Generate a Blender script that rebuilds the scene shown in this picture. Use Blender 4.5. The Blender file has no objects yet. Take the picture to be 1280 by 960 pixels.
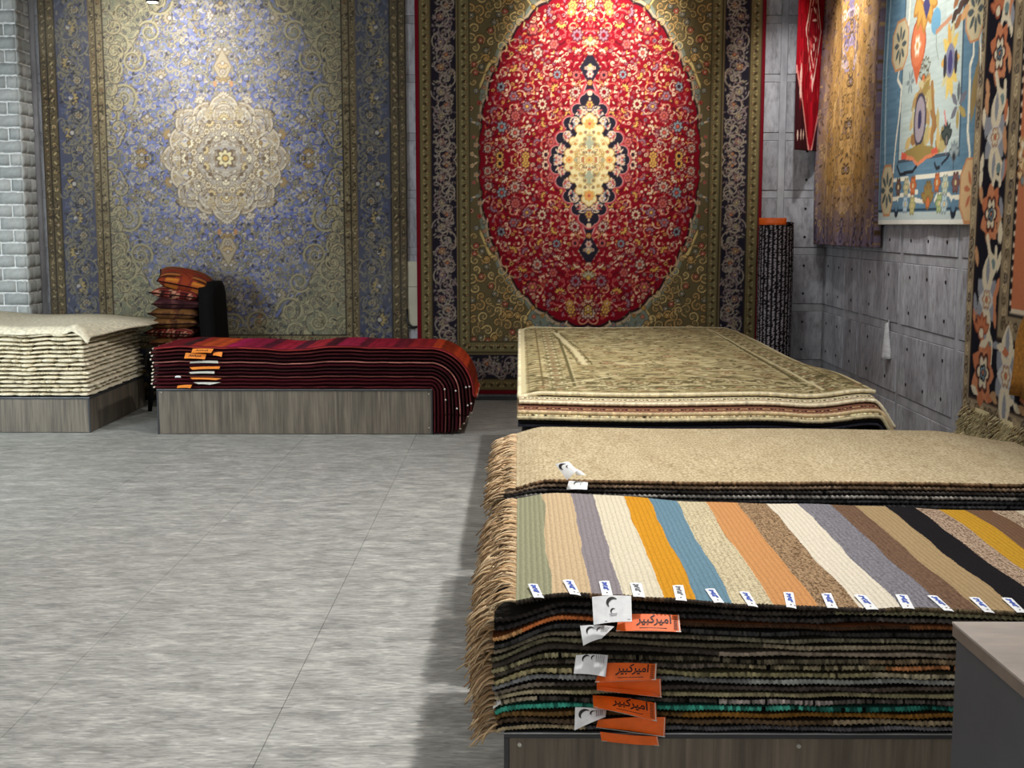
import bpy, math, random
import numpy as np
C = bpy.context.scene
COL = C.collection
rng = np.random.default_rng(7)
random.seed(7)
PI = math.pi

# ------------------------------------------------------------------ camera
F_PX, CAM_H = 1550.0, 1.53
TH = math.atan(200 / F_PX)
PS = math.atan(10 / F_PX * math.cos(TH))
cd = bpy.data.cameras.new('camera'); cam = bpy.data.objects.new('camera', cd); COL.objects.link(cam)
cd.sensor_width = 36.0; cd.lens = F_PX * 36.0 / 1280.0; cd.clip_start = 0.05
cam.location = (0, 0, CAM_H); cam.rotation_euler = (PI / 2 - TH, 0, PS)
C.camera = cam

# ------------------------------------------------------------------ world, exposure, lights
w = bpy.data.worlds.new('world'); C.world = w; w.use_nodes = True
w.node_tree.nodes['Background'].inputs[0].default_value = (0.6, 0.62, 0.65, 1)
w.node_tree.nodes['Background'].inputs[1].default_value = 0.0
vs = C.view_settings
C.display_settings.display_device = 'sRGB'
vs.view_transform = 'Standard'; vs.look = 'None'; vs.gamma = 1.0; vs.use_curve_mapping = False
vs.exposure = 0.0

def spot(name, loc, aim, power, size_deg, blend=0.6, radius=0.05, col=(1, 0.9, 0.78)):
    l = bpy.data.lights.new(name, 'SPOT'); l.energy = power; l.spot_size = math.radians(size_deg)
    l.spot_blend = blend; l.shadow_soft_size = radius; l.color = col
    o = bpy.data.objects.new(name, l); COL.objects.link(o); o.location = loc
    d = np.array(aim, float) - np.array(loc, float)
    import mathutils
    o.rotation_euler = mathutils.Vector(d).to_track_quat('-Z', 'Y').to_euler()
    return o

def area(name, loc, aim, power, sx, sy, col=(1, 1, 1), spread=180):
    l = bpy.data.lights.new(name, 'AREA'); l.shape = 'RECTANGLE'; l.size = sx; l.size_y = sy
    l.energy = power; l.color = col; l.spread = math.radians(spread)
    o = bpy.data.objects.new(name, l); COL.objects.link(o); o.location = loc
    import mathutils
    o.rotation_euler = mathutils.Vector(np.array(aim, float) - np.array(loc, float)).to_track_quat('-Z', 'Y').to_euler()
    return o

WARM = (1.0, 0.92, 0.80); NEUT = (1.0, 0.975, 0.935); COOL = (0.84, 0.95, 1.0)
spot('spot_blue_rug', (-2.80, 9.72, 3.19), (-2.86, 10.72, 3.0), 150, 118, 1.0, 0.04, NEUT)
spot('spot_blue_rug_low', (-2.5, 8.0, 4.3), (-2.48, 10.7, 2.15), 250, 28, 1.0, 0.05, NEUT)
spot('spot_red_rug', (0.66, 9.35, 4.35), (0.66, 10.7, 3.05), 700, 52, 1.0, 0.05, NEUT)
spot('spot_red_rug_low', (0.75, 8.0, 4.3), (0.72, 10.7, 1.9), 110, 36, 1.0, 0.05, NEUT)
spot('spot_corner_fill', (1.95, 8.9, 4.3), (2.25, 10.7, 2.4), 260, 34, 1.0, 0.05, NEUT)  # added spot, brightens the back wall strip next to the corner
spot('spot_pale_rug', (1.45, 7.9, 4.2), (2.6, 8.0, 3.0), 320, 62, 1.0, 0.05, NEUT)
spot('spot_gold_rug', (1.65, 9.4, 4.2), (2.6, 9.75, 3.0), 420, 56, 1.0, 0.05, NEUT)
spot('spot_floral_rug', (1.2, 6.4, 4.2), (2.6, 7.0, 1.2), 120, 60, 1.0, 0.05, NEUT)
spot('spot_wall_fill', (1.1, 7.3, 4.3), (2.62, 8.1, 0.9), 170, 38, 1.0, 0.05, NEUT)  # added spot that lifts the lower right wall
spot('spot_ivory_pile', (0.45, 6.2, 4.35), (0.22, 6.7, 0.8), 95, 34, 1.0, 0.06, WARM)
spot('spot_cream_pile', (1.0, 4.5, 4.35), (0.7, 4.5, 0.7), 18, 60, 0.9, 0.06, NEUT)
spot('spot_striped_pile', (1.2, 3.35, 4.35), (0.6, 3.35, 0.6), 48, 62, 0.9, 0.06, NEUT)
spot('spot_floor', (1.25, 3.6, 4.4), (-1.5, 3.9, 0.0), 620, 104, 1.0, 0.07, NEUT)
spot('spot_floor_far', (1.2, 6.9, 4.4), (-2.4, 6.9, 0.0), 420, 96, 1.0, 0.07, NEUT)
spot('spot_kilim_pile', (-1.6, 8.9, 4.3), (-1.7, 9.3, 0.6), 28, 50, 1.0, 0.06, NEUT)
spot('spot_pillar_fill', (-2.4, 9.3, 4.3), (-4.15, 10.6, 1.9), 120, 30, 1.0, 0.05, NEUT)  # added spot to brighten the side face of the brick pillar
area('daylight_left', (-5.4, 5.0, 1.9), (-3.9, 9.6, 0.6), 85, 1.6, 2.0, COOL, 120)
spot('spot_white_pile_fill', (-3.0, 7.4, 4.3), (-3.6, 9.3, 0.5), 110, 28, 1.0, 0.06, COOL)  # extra spot added to brighten the white textiles
area('ceiling_fill', (-1.5, 3.6, 4.42), (-1.5, 3.6, 0), 150, 7.0, 6.5, NEUT)
area('front_fill', (-1.0, -1.7, 2.3), (0.2, 8.0, 0.8), 80, 5.0, 3.0, NEUT)  # added fill from behind the camera, no window is modelled there

# ------------------------------------------------------------------ helpers
def at(px, py, x=None, y=None, z=None):
    """a real-world point on the plane x=, y= or z= (used to measure the photograph)"""
    cp, sp, ct, st = math.cos(PS), math.sin(PS), math.cos(TH), math.sin(TH)
    a = (px - 640) / F_PX; b = -(py - 480) / F_PX
    d = (-sp * ct + a * cp - b * sp * st, cp * ct + a * sp + b * cp * st, -st + b * ct)
    t = x / d[0] if x is not None else y / d[1] if y is not None else (z - CAM_H) / d[2]
    return np.array((d[0] * t, d[1] * t, CAM_H + d[2] * t))

def lin(c):
    c = np.asarray(c, np.float32) / 255.0
    return np.where(c <= 0.04045, c / 12.92, ((c + 0.055) / 1.055) ** 2.4)
def L4(c): return tuple(float(v) for v in lin(c)) + (1.0,)

ORG = {}
def tag(o, label, cat=None, group=None):
    o['label'] = label
    if cat: o['category'] = cat
    if group: o['group'] = group
    return o
def struct(o):
    o['kind'] = 'structure'; return o
def stuff(o):
    o['kind'] = 'stuff'; return o
def empty(name, loc, label, cat, group=None):
    o = bpy.data.objects.new(name, None); COL.objects.link(o); o.location = loc; o.empty_display_size = 0.1
    ORG[o.name] = np.array(loc, float)
    return tag(o, label, cat, group)

def mk(name, V, F, m, parent=None, cols=None, smooth=False, origin=None):
    """link one mesh object; V (n,3) world coordinates, F list of index arrays or an (m,4)/(m,3) array"""
    V = np.asarray(V, np.float64)
    if parent is not None: base = ORG[parent.name]
    elif origin is not None: base = np.array(origin, float)
    else:
        lo, hi = V.min(0), V.max(0); base = np.array([(lo[0] + hi[0]) / 2, (lo[1] + hi[1]) / 2, lo[2]])
    me = bpy.data.meshes.new(name)
    P = (V - base).astype(np.float32)
    me.vertices.add(len(P)); me.vertices.foreach_set('co', P.ravel())
    if isinstance(F, np.ndarray):
        k = F.shape[1]; flat = F.ravel(); n = len(F); tot = np.full(n, k, np.int32)
    else:
        tot = np.array([len(f) for f in F], np.int32); n = len(F)
        flat = np.concatenate([np.asarray(f) for f in F])
    st = np.concatenate([[0], np.cumsum(tot)[:-1]]).astype(np.int32)
    me.loops.add(len(flat)); me.loops.foreach_set('vertex_index', flat.astype(np.int32))
    me.polygons.add(n); me.polygons.foreach_set('loop_start', st); me.polygons.foreach_set('loop_total', tot)
    if m.name == 'yarn': smooth = True
    me.polygons.foreach_set('use_smooth', np.full(n, bool(smooth)))
    me.update(calc_edges=True); me.validate()
    if cols is not None:
        a = me.attributes.new('Col', 'FLOAT_COLOR', 'POINT')
        c4 = np.ones((len(P), 4), np.float32); c4[:, :3] = cols
        a.data.foreach_set('color', c4.ravel())
    me.materials.append(m)
    o = bpy.data.objects.new(name, me); COL.objects.link(o)
    if parent is not None: o.parent = parent
    else: o.location = base
    ORG[o.name] = base
    return o

class MB:
    def __init__(s): s.v = []; s.f = []; s.c = []; s.n = 0
    def add(s, V, F, col=None):
        V = np.asarray(V, float).reshape(-1, 3); s.v.append(V)
        for f in F: s.f.append(np.asarray(f, np.int64) + s.n)
        if col is not None:
            c = np.asarray(col, float)
            s.c.append(np.broadcast_to(c, (len(V), 3)))
        s.n += len(V)
    def box(s, x0, x1, y0, y1, z0, z1, bev=0.0, col=None):
        if bev <= 0:
            V = [(x, y, z) for z in (z0, z1) for y in (y0, y1) for x in (x0, x1)]
            s.add(V, [(0, 2, 3, 1), (4, 5, 7, 6), (0, 1, 5, 4), (2, 6, 7, 3), (0, 4, 6, 2), (1, 3, 7, 5)], col)
            return
        b = bev; V = []
        X, Y, Z = (x0, x1), (y0, y1), (z0, z1)
        idx = {}
        for i in (0, 1):
            for j in (0, 1):
                for k in (0, 1):
                    sx, sy, sz = (b, -b)[i], (b, -b)[j], (b, -b)[k]
                    idx[i, j, k, 0] = len(V); V.append((X[i], Y[j] + sy, Z[k] + sz))
                    idx[i, j, k, 1] = len(V); V.append((X[i] + sx, Y[j], Z[k] + sz))
                    idx[i, j, k, 2] = len(V); V.append((X[i] + sx, Y[j] + sy, Z[k]))
        F = []
        def q(a, flip): F.append(a[::-1] if flip else a)
        for i in (0, 1): q([idx[i, 0, 0, 0], idx[i, 0, 1, 0], idx[i, 1, 1, 0], idx[i, 1, 0, 0]], i == 1)
        for j in (0, 1): q([idx[0, j, 0, 1], idx[1, j, 0, 1], idx[1, j, 1, 1], idx[0, j, 1, 1]], j == 1)
        for k in (0, 1): q([idx[0, 0, k, 2], idx[0, 1, k, 2], idx[1, 1, k, 2], idx[1, 0, k, 2]], k == 1)
        for i in (0, 1):
            for j in (0, 1):
                q([idx[i, j, 0, 0], idx[i, j, 0, 1], idx[i, j, 1, 1], idx[i, j, 1, 0]], (i + j) % 2 == 1)
        for i in (0, 1):
            for k in (0, 1):
                q([idx[i, 0, k, 0], idx[i, 1, k, 0], idx[i, 1, k, 2], idx[i, 0, k, 2]], (i + k) % 2 == 1)
        for j in (0, 1):
            for k in (0, 1):
                q([idx[0, j, k, 1], idx[0, j, k, 2], idx[1, j, k, 2], idx[1, j, k, 1]], (j + k) % 2 == 1)
        for i in (0, 1):
            for j in (0, 1):
                for k in (0, 1):
                    q([idx[i, j, k, 0], idx[i, j, k, 2], idx[i, j, k, 1]], (i + j + k) % 2 == 1)
        s.add(V, F, col)
    def cyl(s, p0, p1, r0, r1=None, n=16, col=None):
        p0 = np.array(p0, float); p1 = np.array(p1, float); r1 = r0 if r1 is None else r1
        d = p1 - p0; d /= np.linalg.norm(d)
        u = np.cross(d, (0, 0, 1.0) if abs(d[2]) < .9 else (1.0, 0, 0)); u /= np.linalg.norm(u); v = np.cross(d, u)
        t = np.arange(n) * 2 * PI / n
        ring = np.cos(t)[:, None] * u + np.sin(t)[:, None] * v
        V = np.vstack([p0 + ring * r0, p1 + ring * r1])
        F = [(i, (i + 1) % n, n + (i + 1) % n, n + i) for i in range(n)] + [list(range(n))[::-1], list(range(n, 2 * n))]
        s.add(V, F, col)
    def tube(s, pts, r, n=6, col=None, bump=0.0, pitch=0.02, jitter=0.0):
        pts = np.asarray(pts, float); m = len(pts)
        T = np.gradient(pts, axis=0); T /= np.linalg.norm(T, axis=1)[:, None] + 1e-12
        ref = np.array((0, 0, 1.0)) if abs(T[:, 2]).mean() < .8 else np.array((0, 1.0, 0))
        U = np.cross(T, ref); U /= np.linalg.norm(U, axis=1)[:, None] + 1e-12
        W = np.cross(U, T)
        sl = np.concatenate([[0], np.cumsum(np.linalg.norm(np.diff(pts, axis=0), axis=1))])
        a = np.arange(n) * 2 * PI / n
        rr = np.broadcast_to(np.asarray(r, float), (m,))[:, None] * (1 + bump * np.sin(2 * PI * sl[:, None] / pitch + a[None, :]))
        if jitter: rr = rr * (1 + jitter * rng.standard_normal((m, 1)))
        V = pts[:, None, :] + rr[..., None] * (np.cos(a)[None, :, None] * U[:, None, :] + np.sin(a)[None, :, None] * W[:, None, :])
        i = np.arange(m - 1)[:, None] * n; j = np.arange(n)[None, :]; jn = (j + 1) % n
        F = np.stack([i + j, i + jn, i + n + jn, i + n + j], -1).reshape(-1, 4)
        if col is not None:
            col = np.asarray(col, float)
            if col.ndim == 2: col = np.repeat(col, n, axis=0)
        s.add(V.reshape(-1, 3), list(F) + [list(range(n))[::-1], list(range((m - 1) * n, m * n))], col)
    def build(s, name, m, parent=None, smooth=False, origin=None):
        V = np.vstack(s.v); c = np.vstack(s.c) if s.c else None
        if all(len(f) == 4 for f in s.f): F = np.array(s.f)
        else: F = s.f
        return mk(name, V, F, m, parent, c, smooth, origin)

def gridF(h, wd, off=0, flip=False):
    i = np.arange(h - 1)[:, None] * wd; j = np.arange(wd - 1)[None, :]
    q = np.stack([i + j, i + j + 1, i + wd + j + 1, i + wd + j], -1).reshape(-1, 4) + off
    return q[:, ::-1] if flip else q

def slab(P, nrm_off, flip=False):
    """closed sheet: P (h,w,3) front grid, nrm_off vector or (h,w,3) offset to the back face. returns V,F"""
    h, wd = P.shape[:2]; B = P + nrm_off
    V = np.vstack([P.reshape(-1, 3), B.reshape(-1, 3)]); n = h * wd
    loop = np.concatenate([np.arange(wd), (np.arange(1, h)) * wd + wd - 1, (h - 1) * wd + np.arange(wd - 2, -1, -1), np.arange(h - 2, 0, -1) * wd])
    nx = np.roll(loop, -1)
    rim = np.stack([loop, loop + n, nx + n, nx], -1)
    F = np.vstack([gridF(h, wd), gridF(h, wd, n, True), rim])
    if flip: F = F[:, ::-1]
    return V, F

def sheet(P, off, flip=False):
    """like slab but the hidden back is four corner vertices and a rim: for dense hangings"""
    h, wd = P.shape[:2]; n = h * wd
    loop = np.concatenate([np.arange(wd), (np.arange(1, h)) * wd + wd - 1, (h - 1) * wd + np.arange(wd - 2, -1, -1), np.arange(h - 2, 0, -1) * wd])
    R = P.reshape(-1, 3)[loop] + off
    ax = np.nonzero(off)[0]
    if len(ax) == 1: R[:, ax[0]] = P[..., ax[0]].max() + off[ax[0]] if off[ax[0]] > 0 else P[..., ax[0]].min() + off[ax[0]]
    m = len(loop); k = np.arange(m); kn = (k + 1) % m
    rim = np.stack([loop, n + k, n + kn, loop[kn]], -1)
    cor = np.array([[n, n + wd + h - 2, n + wd - 1 + 0, n]])
    back = np.array([[n, n + 2 * wd + h - 3, n + wd + h - 2, n + wd - 1]])
    F = np.vstack([gridF(h, wd), rim, back] if len(ax) == 1 else [gridF(h, wd), rim])
    if flip: F = F[:, ::-1]
    return np.vstack([P.reshape(-1, 3), R]), F, loop

# ------------------------------------------------------------------ materials
def new_mat(name):
    m = bpy.data.materials.new(name); m.use_nodes = True
    nt = m.node_tree; b = nt.nodes['Principled BSDF']
    return m, nt, b
def N(nt, t, **kw):
    n = nt.nodes.new(t)
    for k, v in kw.items():
        if k.startswith('i_'):
            key = k[2:]; key = int(key) if key.isdigit() else key.replace('_', ' ')
            n.inputs[key].default_value = v
        else: setattr(n, k, v)
    return n
def LK(nt, a, b): nt.links.new(a, b)
def ramp(nt, fac, stops, interp='LINEAR'):
    r = N(nt, 'ShaderNodeValToRGB'); cr = r.color_ramp; cr.interpolation = interp
    while len(cr.elements) > 1: cr.elements.remove(cr.elements[-1])
    for i, (p, c) in enumerate(stops):
        e = cr.elements[0] if i == 0 else cr.elements.new(p)
        e.position = p; e.color = c if len(c) == 4 else L4(c)
    LK(nt, fac, r.inputs[0]); return r
def coords(nt, scale=(1, 1, 1), kind='Object', loc=None):
    tc = N(nt, 'ShaderNodeTexCoord'); mp = N(nt, 'ShaderNodeMapping'); mp.inputs['Scale'].default_value = scale
    LK(nt, tc.outputs[kind], mp.inputs[0]); return mp.outputs[0]
def noise(nt, vec, scale, detail=3, rough=0.55, dist=0.0):
    n = N(nt, 'ShaderNodeTexNoise'); n.inputs['Scale'].default_value = scale; n.inputs['Detail'].default_value = detail
    n.inputs['Roughness'].default_value = rough; n.inputs['Distortion'].default_value = dist
    LK(nt, vec, n.inputs['Vector']); return n.outputs['Fac']
def mixc(nt, fac, a, b, mode='MIX'):
    m = N(nt, 'ShaderNodeMix', data_type='RGBA', blend_type=mode)
    for sock, v in ((m.inputs[0], fac), (m.inputs[6], a), (m.inputs[7], b)):
        if isinstance(v, (int, float)): sock.default_value = v
        elif isinstance(v, tuple): sock.default_value = v if len(v) == 4 else L4(v)
        else: LK(nt, v, sock)
    return m.outputs[2]
def bump(nt, h, strength, dist, b):
    n = N(nt, 'ShaderNodeBump'); n.inputs['Strength'].default_value = strength; n.inputs['Distance'].default_value = dist
    LK(nt, h, n.inputs['Height']); LK(nt, n.outputs[0], b.inputs['Normal'])
def plain(name, c, rough=0.6, var=0.0, vs_=20, metal=0.0, bmp=0.0, spec=0.5, stretch=(1, 1, 1)):
    m, nt, b = new_mat(name); b.inputs['Roughness'].default_value = rough; b.inputs['Metallic'].default_value = metal
    b.inputs['Specular IOR Level'].default_value = spec
    v = coords(nt, stretch); n = noise(nt, v, vs_, 4)
    c = np.array(c, float)
    r = ramp(nt, n, [(0.3, tuple(c * (1 - var))), (0.7, tuple(np.minimum(255, c * (1 + var))))])
    LK(nt, r.outputs[0], b.inputs['Base Color'])
    if bmp: bump(nt, n, bmp, 0.004, b)
    return m

def wool_mat(name, grain_scale=260, grain=0.35, bmp=0.35, stretch=(1, 1, 1), rough=0.95):
    m, nt, b = new_mat(name); b.inputs['Roughness'].default_value = rough; b.inputs['Specular IOR Level'].default_value = 0.12
    b.inputs['Sheen Weight'].default_value = 0.0
    at_ = N(nt, 'ShaderNodeAttribute', attribute_name='Col')
    v = coords(nt, stretch); n = noise(nt, v, grain_scale, 2, 0.6)
    r = ramp(nt, n, [(0.25, ((1 - grain),) * 3 + (1,)), (0.75, ((1 + grain * .6),) * 3 + (1,))])
    LK(nt, mixc(nt, 1.0, at_.outputs['Color'], r.outputs[0], 'MULTIPLY'), b.inputs['Base Color'])
    bump(nt, n, bmp, 0.003, b)
    return m
M = {}
M['wool'] = wool_mat('wool')
M['pile'] = wool_mat('knotted_pile', 190, 0.30, 0.3)
M['pile_oblique'] = wool_mat('flat_woven_wool', 150, 0.25, 0.3, (1, 1.0, 2.2))
M['yarn'] = wool_mat('yarn', 420, 0.35, 0.3)

def m_floor():
    m, nt, b = new_mat('concrete_tile')
    geo = N(nt, 'ShaderNodeNewGeometry')
    def mapped(s):
        mp = N(nt, 'ShaderNodeMapping'); mp.inputs['Scale'].default_value = s; LK(nt, geo.outputs['Position'], mp.inputs[0]); return mp.outputs[0]
    n1 = noise(nt, mapped((1.0, 2.4, 1)), 5, 6, 0.62, 0.6)
    n2 = noise(nt, mapped((1.0, 5.0, 1)), 16, 5, 0.6, 0.9)
    n3 = noise(nt, mapped((1, 1, 1)), 2.0, 3)
    base = ramp(nt, n1, [(0.30, (160, 161, 158)), (0.5, (186, 187, 184)), (0.70, (212, 212, 208))]).outputs[0]
    st = ramp(nt, n2, [(0.34, (168, 168, 168)), (0.52, (216, 216, 214)), (0.68, (255, 255, 252))]).outputs[0]
    c = mixc(nt, 0.85, base, st, 'MULTIPLY')
    c = mixc(nt, ramp(nt, n3, [(0.4, (0, 0, 0)), (0.65, (60, 60, 60))]).outputs[0], c, (170, 166, 154))
    LK(nt, c, b.inputs['Base Color'])
    rr = ramp(nt, n2, [(0.3, (0.40,) * 3 + (1,)), (0.7, (0.60,) * 3 + (1,))]); LK(nt, rr.outputs[0], b.inputs['Roughness'])
    b.inputs['Specular IOR Level'].default_value = 0.4
    bump(nt, n2, 0.06, 0.003, b)
    return m
M['floor'] = m_floor()

def m_concrete():
    m, nt, b = new_mat('concrete_panel')
    oi = N(nt, 'ShaderNodeObjectInfo'); tc = N(nt, 'ShaderNodeTexCoord')
    mul = N(nt, 'ShaderNodeVectorMath', operation='SCALE'); LK(nt, oi.outputs['Location'], mul.inputs[0]); mul.inputs['Scale'].default_value = 2.3
    add = N(nt, 'ShaderNodeVectorMath', operation='ADD'); LK(nt, tc.outputs['Object'], add.inputs[0]); LK(nt, mul.outputs[0], add.inputs[1])
    mp = N(nt, 'ShaderNodeMapping'); mp.inputs['Scale'].default_value = (2.2, 2.2, 0.8); LK(nt, add.outputs[0], mp.inputs[0])
    n1 = noise(nt, mp.outputs[0], 2.2, 6, 0.65, 0.4); n2 = noise(nt, mp.outputs[0], 14, 5, 0.65)
    base = ramp(nt, n1, [(0.28, (132, 130, 134)), (0.5, (172, 172, 177)), (0.72, (200, 201, 206))]).outputs[0]
    st = ramp(nt, n2, [(0.30, (140, 136, 136)), (0.55, (235, 235, 238))]).outputs[0]
    c = mixc(nt, 0.7, base, st, 'MULTIPLY'); LK(nt, c, b.inputs['Base Color'])
    b.inputs['Roughness'].default_value = 0.7; bump(nt, n2, 0.15, 0.004, b)
    return m
M['concrete'] = m_concrete()
M['strip'] = plain('concrete_joint', (152, 152, 157), 0.7, 0.12, 9, stretch=(1, 1, .5))
M['wall'] = plain('wall_base', (112, 110, 112), 0.85, 0.15, 3)
M['ceiling'] = plain('ceiling_paint', (70, 70, 72), 0.9, 0.05, 3)

def m_brick():
    m, nt, b = new_mat('painted_brick')
    oi = N(nt, 'ShaderNodeObjectInfo'); v = coords(nt)
    n = noise(nt, v, 30, 5, 0.6); 
    c1 = ramp(nt, oi.outputs['Random'], [(0, (172, 177, 176)), (0.5, (184, 188, 186)), (1, (196, 198, 195))]).outputs[0]
    c = mixc(nt, 0.35, c1, ramp(nt, n, [(0.3, (150, 150, 150)), (0.7, (255, 255, 255))]).outputs[0], 'MULTIPLY')
    LK(nt, c, b.inputs['Base Color']); b.inputs['Roughness'].default_value = 0.75; bump(nt, n, 0.4, 0.006, b)
    return m
M['brick'] = m_brick()
M['mortar'] = plain('mortar', (226, 228, 226), 0.9, 0.1, 30)

def m_wood(name, dark, light):
    m, nt, b = new_mat(name)
    v = coords(nt, (26, 26, 1.1)); n = noise(nt, v, 2.2, 6, 0.62, 0.4); v2 = coords(nt, (5, 5, 0.5)); n2 = noise(nt, v2, 1.7, 3)
    c = ramp(nt, n, [(0.3, dark), (0.72, light)]).outputs[0]
    c = mixc(nt, 0.6, c, ramp(nt, n2, [(0.35, (165, 160, 150)), (0.65, (255, 250, 242))]).outputs[0], 'MULTIPLY')
    LK(nt, c, b.inputs['Base Color']); b.inputs['Roughness'].default_value = 0.45; bump(nt, n, 0.08, 0.002, b)
    return m
M['oak'] = m_wood('grey_oak_laminate', (84, 78, 70), (140, 131, 118))
M['oak_dark'] = m_wood('dark_oak_laminate', (92, 84, 74), (140, 128, 114))
M['edge'] = plain('dark_edge_band', (52, 53, 56), 0.4, 0.06, 10)
M['alu'] = plain('aluminium', (170, 172, 175), 0.35, 0.05, 30, 0.8)
M['screw'] = plain('screw_steel', (190, 188, 180), 0.35, 0.05, 60, 0.6)
M['black'] = plain('black_plastic', (18, 17, 17), 0.45, 0.1, 20)
M['counter_side'] = plain('graphite_laminate', (74, 76, 80), 0.5, 0.05, 8)
M['counter_edge'] = plain('counter_edge_band', (120, 106, 94), 0.5, 0.06, 30)
M['counter_top'] = plain('stone_counter', (166, 156, 148), 0.42, 0.1, 7, stretch=(1, 2.6, 1))
M['linen'] = plain('undyed_linen', (226, 216, 190), 0.95, 0.10, 40, bmp=0.3, spec=0.1)
M['label'] = plain('satin_label', (226, 228, 230), 0.5, 0.05, 40)
M['orange'] = plain('orange_card', (242, 104, 22), 0.5, 0.05, 30)
M['orange_dull'] = plain('orange_card_pale', (238, 140, 52), 0.55, 0.06, 30)
M['card_edge'] = plain('card_edge', (205, 205, 196), 0.6, 0.05, 40)
M['ink'] = plain('black_ink', (24, 18, 20), 0.6, 0.05, 40)
M['ink_blue'] = plain('blue_ink', (58, 84, 168), 0.6, 0.1, 80)
M['ink_grey'] = plain('grey_ink', (96, 98, 104), 0.6, 0.1, 80)
M['panel_plastic'] = plain('pale_plastic', (182, 178, 156), 0.5, 0.05, 6)
M['dark_wood'] = plain('black_leather', (10, 9, 9), 0.85, 0.1, 20, spec=.15)
M['paper_back'] = plain('torn_paper', (188, 188, 190), 0.8, 0.1, 40)

STRIPE_DIM = 0.9
STRIPES = [(-0.20, 'g', (158, 158, 128)), (0.072, 'p', (214, 188, 150)), (0.160, 'p', (150, 142, 146)), (0.237, 'p', (232, 222, 196)),
           (0.327, 'p', (222, 156, 42)), (0.403, 'p', (112, 146, 164)), (0.490, 's', (222, 208, 172)), (0.588, 'p', (214, 154, 98)),
           (0.690, 'S', (178, 148, 114)), (0.782, 'p', (236, 226, 206)), (0.880, 's', (140, 138, 146)), (0.980, 's', (126, 98, 78)),
           (1.058, 'p', (178, 152, 112)), (1.158, 'p', (28, 26, 30)), (1.250, 'S', (198, 172, 148)), (1.330, 'p', (206, 156, 48)),
           (1.415, 'p', (122, 92, 70)), (1.50, 'S', (202, 178, 152)), (1.58, 'p', (222, 208, 180)), (1.68, 'p', (112, 146, 164))]
def m_striped(x_org):
    m, nt, b = new_mat('striped_flatweave')
    tc = N(nt, 'ShaderNodeTexCoord'); sx = N(nt, 'ShaderNodeSeparateXYZ'); LK(nt, tc.outputs['Object'], sx.inputs[0])
    nw = noise(nt, coords(nt, (1, 1, 1)), 3.0, 2); nf = noise(nt, coords(nt, (1, 1, 1)), 90, 2)
    a1 = N(nt, 'ShaderNodeMath', operation='MULTIPLY_ADD'); LK(nt, nw, a1.inputs[0]); a1.inputs[1].default_value = 0.034; LK(nt, sx.outputs[0], a1.inputs[2])
    a2 = N(nt, 'ShaderNodeMath', operation='MULTIPLY_ADD'); LK(nt, nf, a2.inputs[0]); a2.inputs[1].default_value = 0.007; LK(nt, a1.outputs[0], a2.inputs[2])
    mr = N(nt, 'ShaderNodeMapRange'); LK(nt, a2.outputs[0], mr.inputs[0])
    mr.inputs[1].default_value = -0.2 - x_org + 0.02; mr.inputs[2].default_value = 1.8 - x_org + 0.02
    st = [((x + 0.2) / 2.0, tuple(v * STRIPE_DIM for v in c)) for x, k, c in STRIPES]
    base = ramp(nt, mr.outputs[0], st, 'CONSTANT').outputs[0]
    amt = ramp(nt, mr.outputs[0], [((x + 0.2) / 2.0, (({'p': 0.18, 'g': 0.15, 's': 0.5, 'S': 0.95}[k]),) * 3 + (1,)) for x, k, c in STRIPES], 'CONSTANT').outputs[0]
    sp = noise(nt, coords(nt, (1.0, 0.55, 1)), 170, 3, 0.7)
    spm = ramp(nt, sp, [(0.46, (0, 0, 0)), (0.60, (1, 1, 1, 1))]).outputs[0]
    mm = N(nt, 'ShaderNodeMath', operation='MULTIPLY'); LK(nt, spm, mm.inputs[0]); LK(nt, amt, mm.inputs[1])
    dark = mixc(nt, 1.0, base, (120, 104, 92), 'MULTIPLY')
    c = mixc(nt, mm.outputs[0], base, dark)
    wv = N(nt, 'ShaderNodeTexWave', bands_direction='X'); LK(nt, coords(nt), wv.inputs[0]); wv.inputs['Scale'].default_value = 22
    wv.inputs['Distortion'].default_value = 1.2; wv.inputs['Detail'].default_value = 2; wv.inputs['Detail Scale'].default_value = 2
    c = mixc(nt, 0.22, c, ramp(nt, wv.outputs['Fac'], [(0.0, (120, 112, 104)), (0.35, (255, 255, 255))]).outputs[0], 'MULTIPLY')
    LK(nt, c, b.inputs['Base Color']); b.inputs['Roughness'].default_value = 0.95; b.inputs['Specular IOR Level'].default_value = 0.1
    ad = N(nt, 'ShaderNodeMath', operation='ADD'); LK(nt, wv.outputs['Fac'], ad.inputs[0]); LK(nt, sp, ad.inputs[1])
    bump(nt, ad.outputs[0], 0.5, 0.004, b)
    return m
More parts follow.
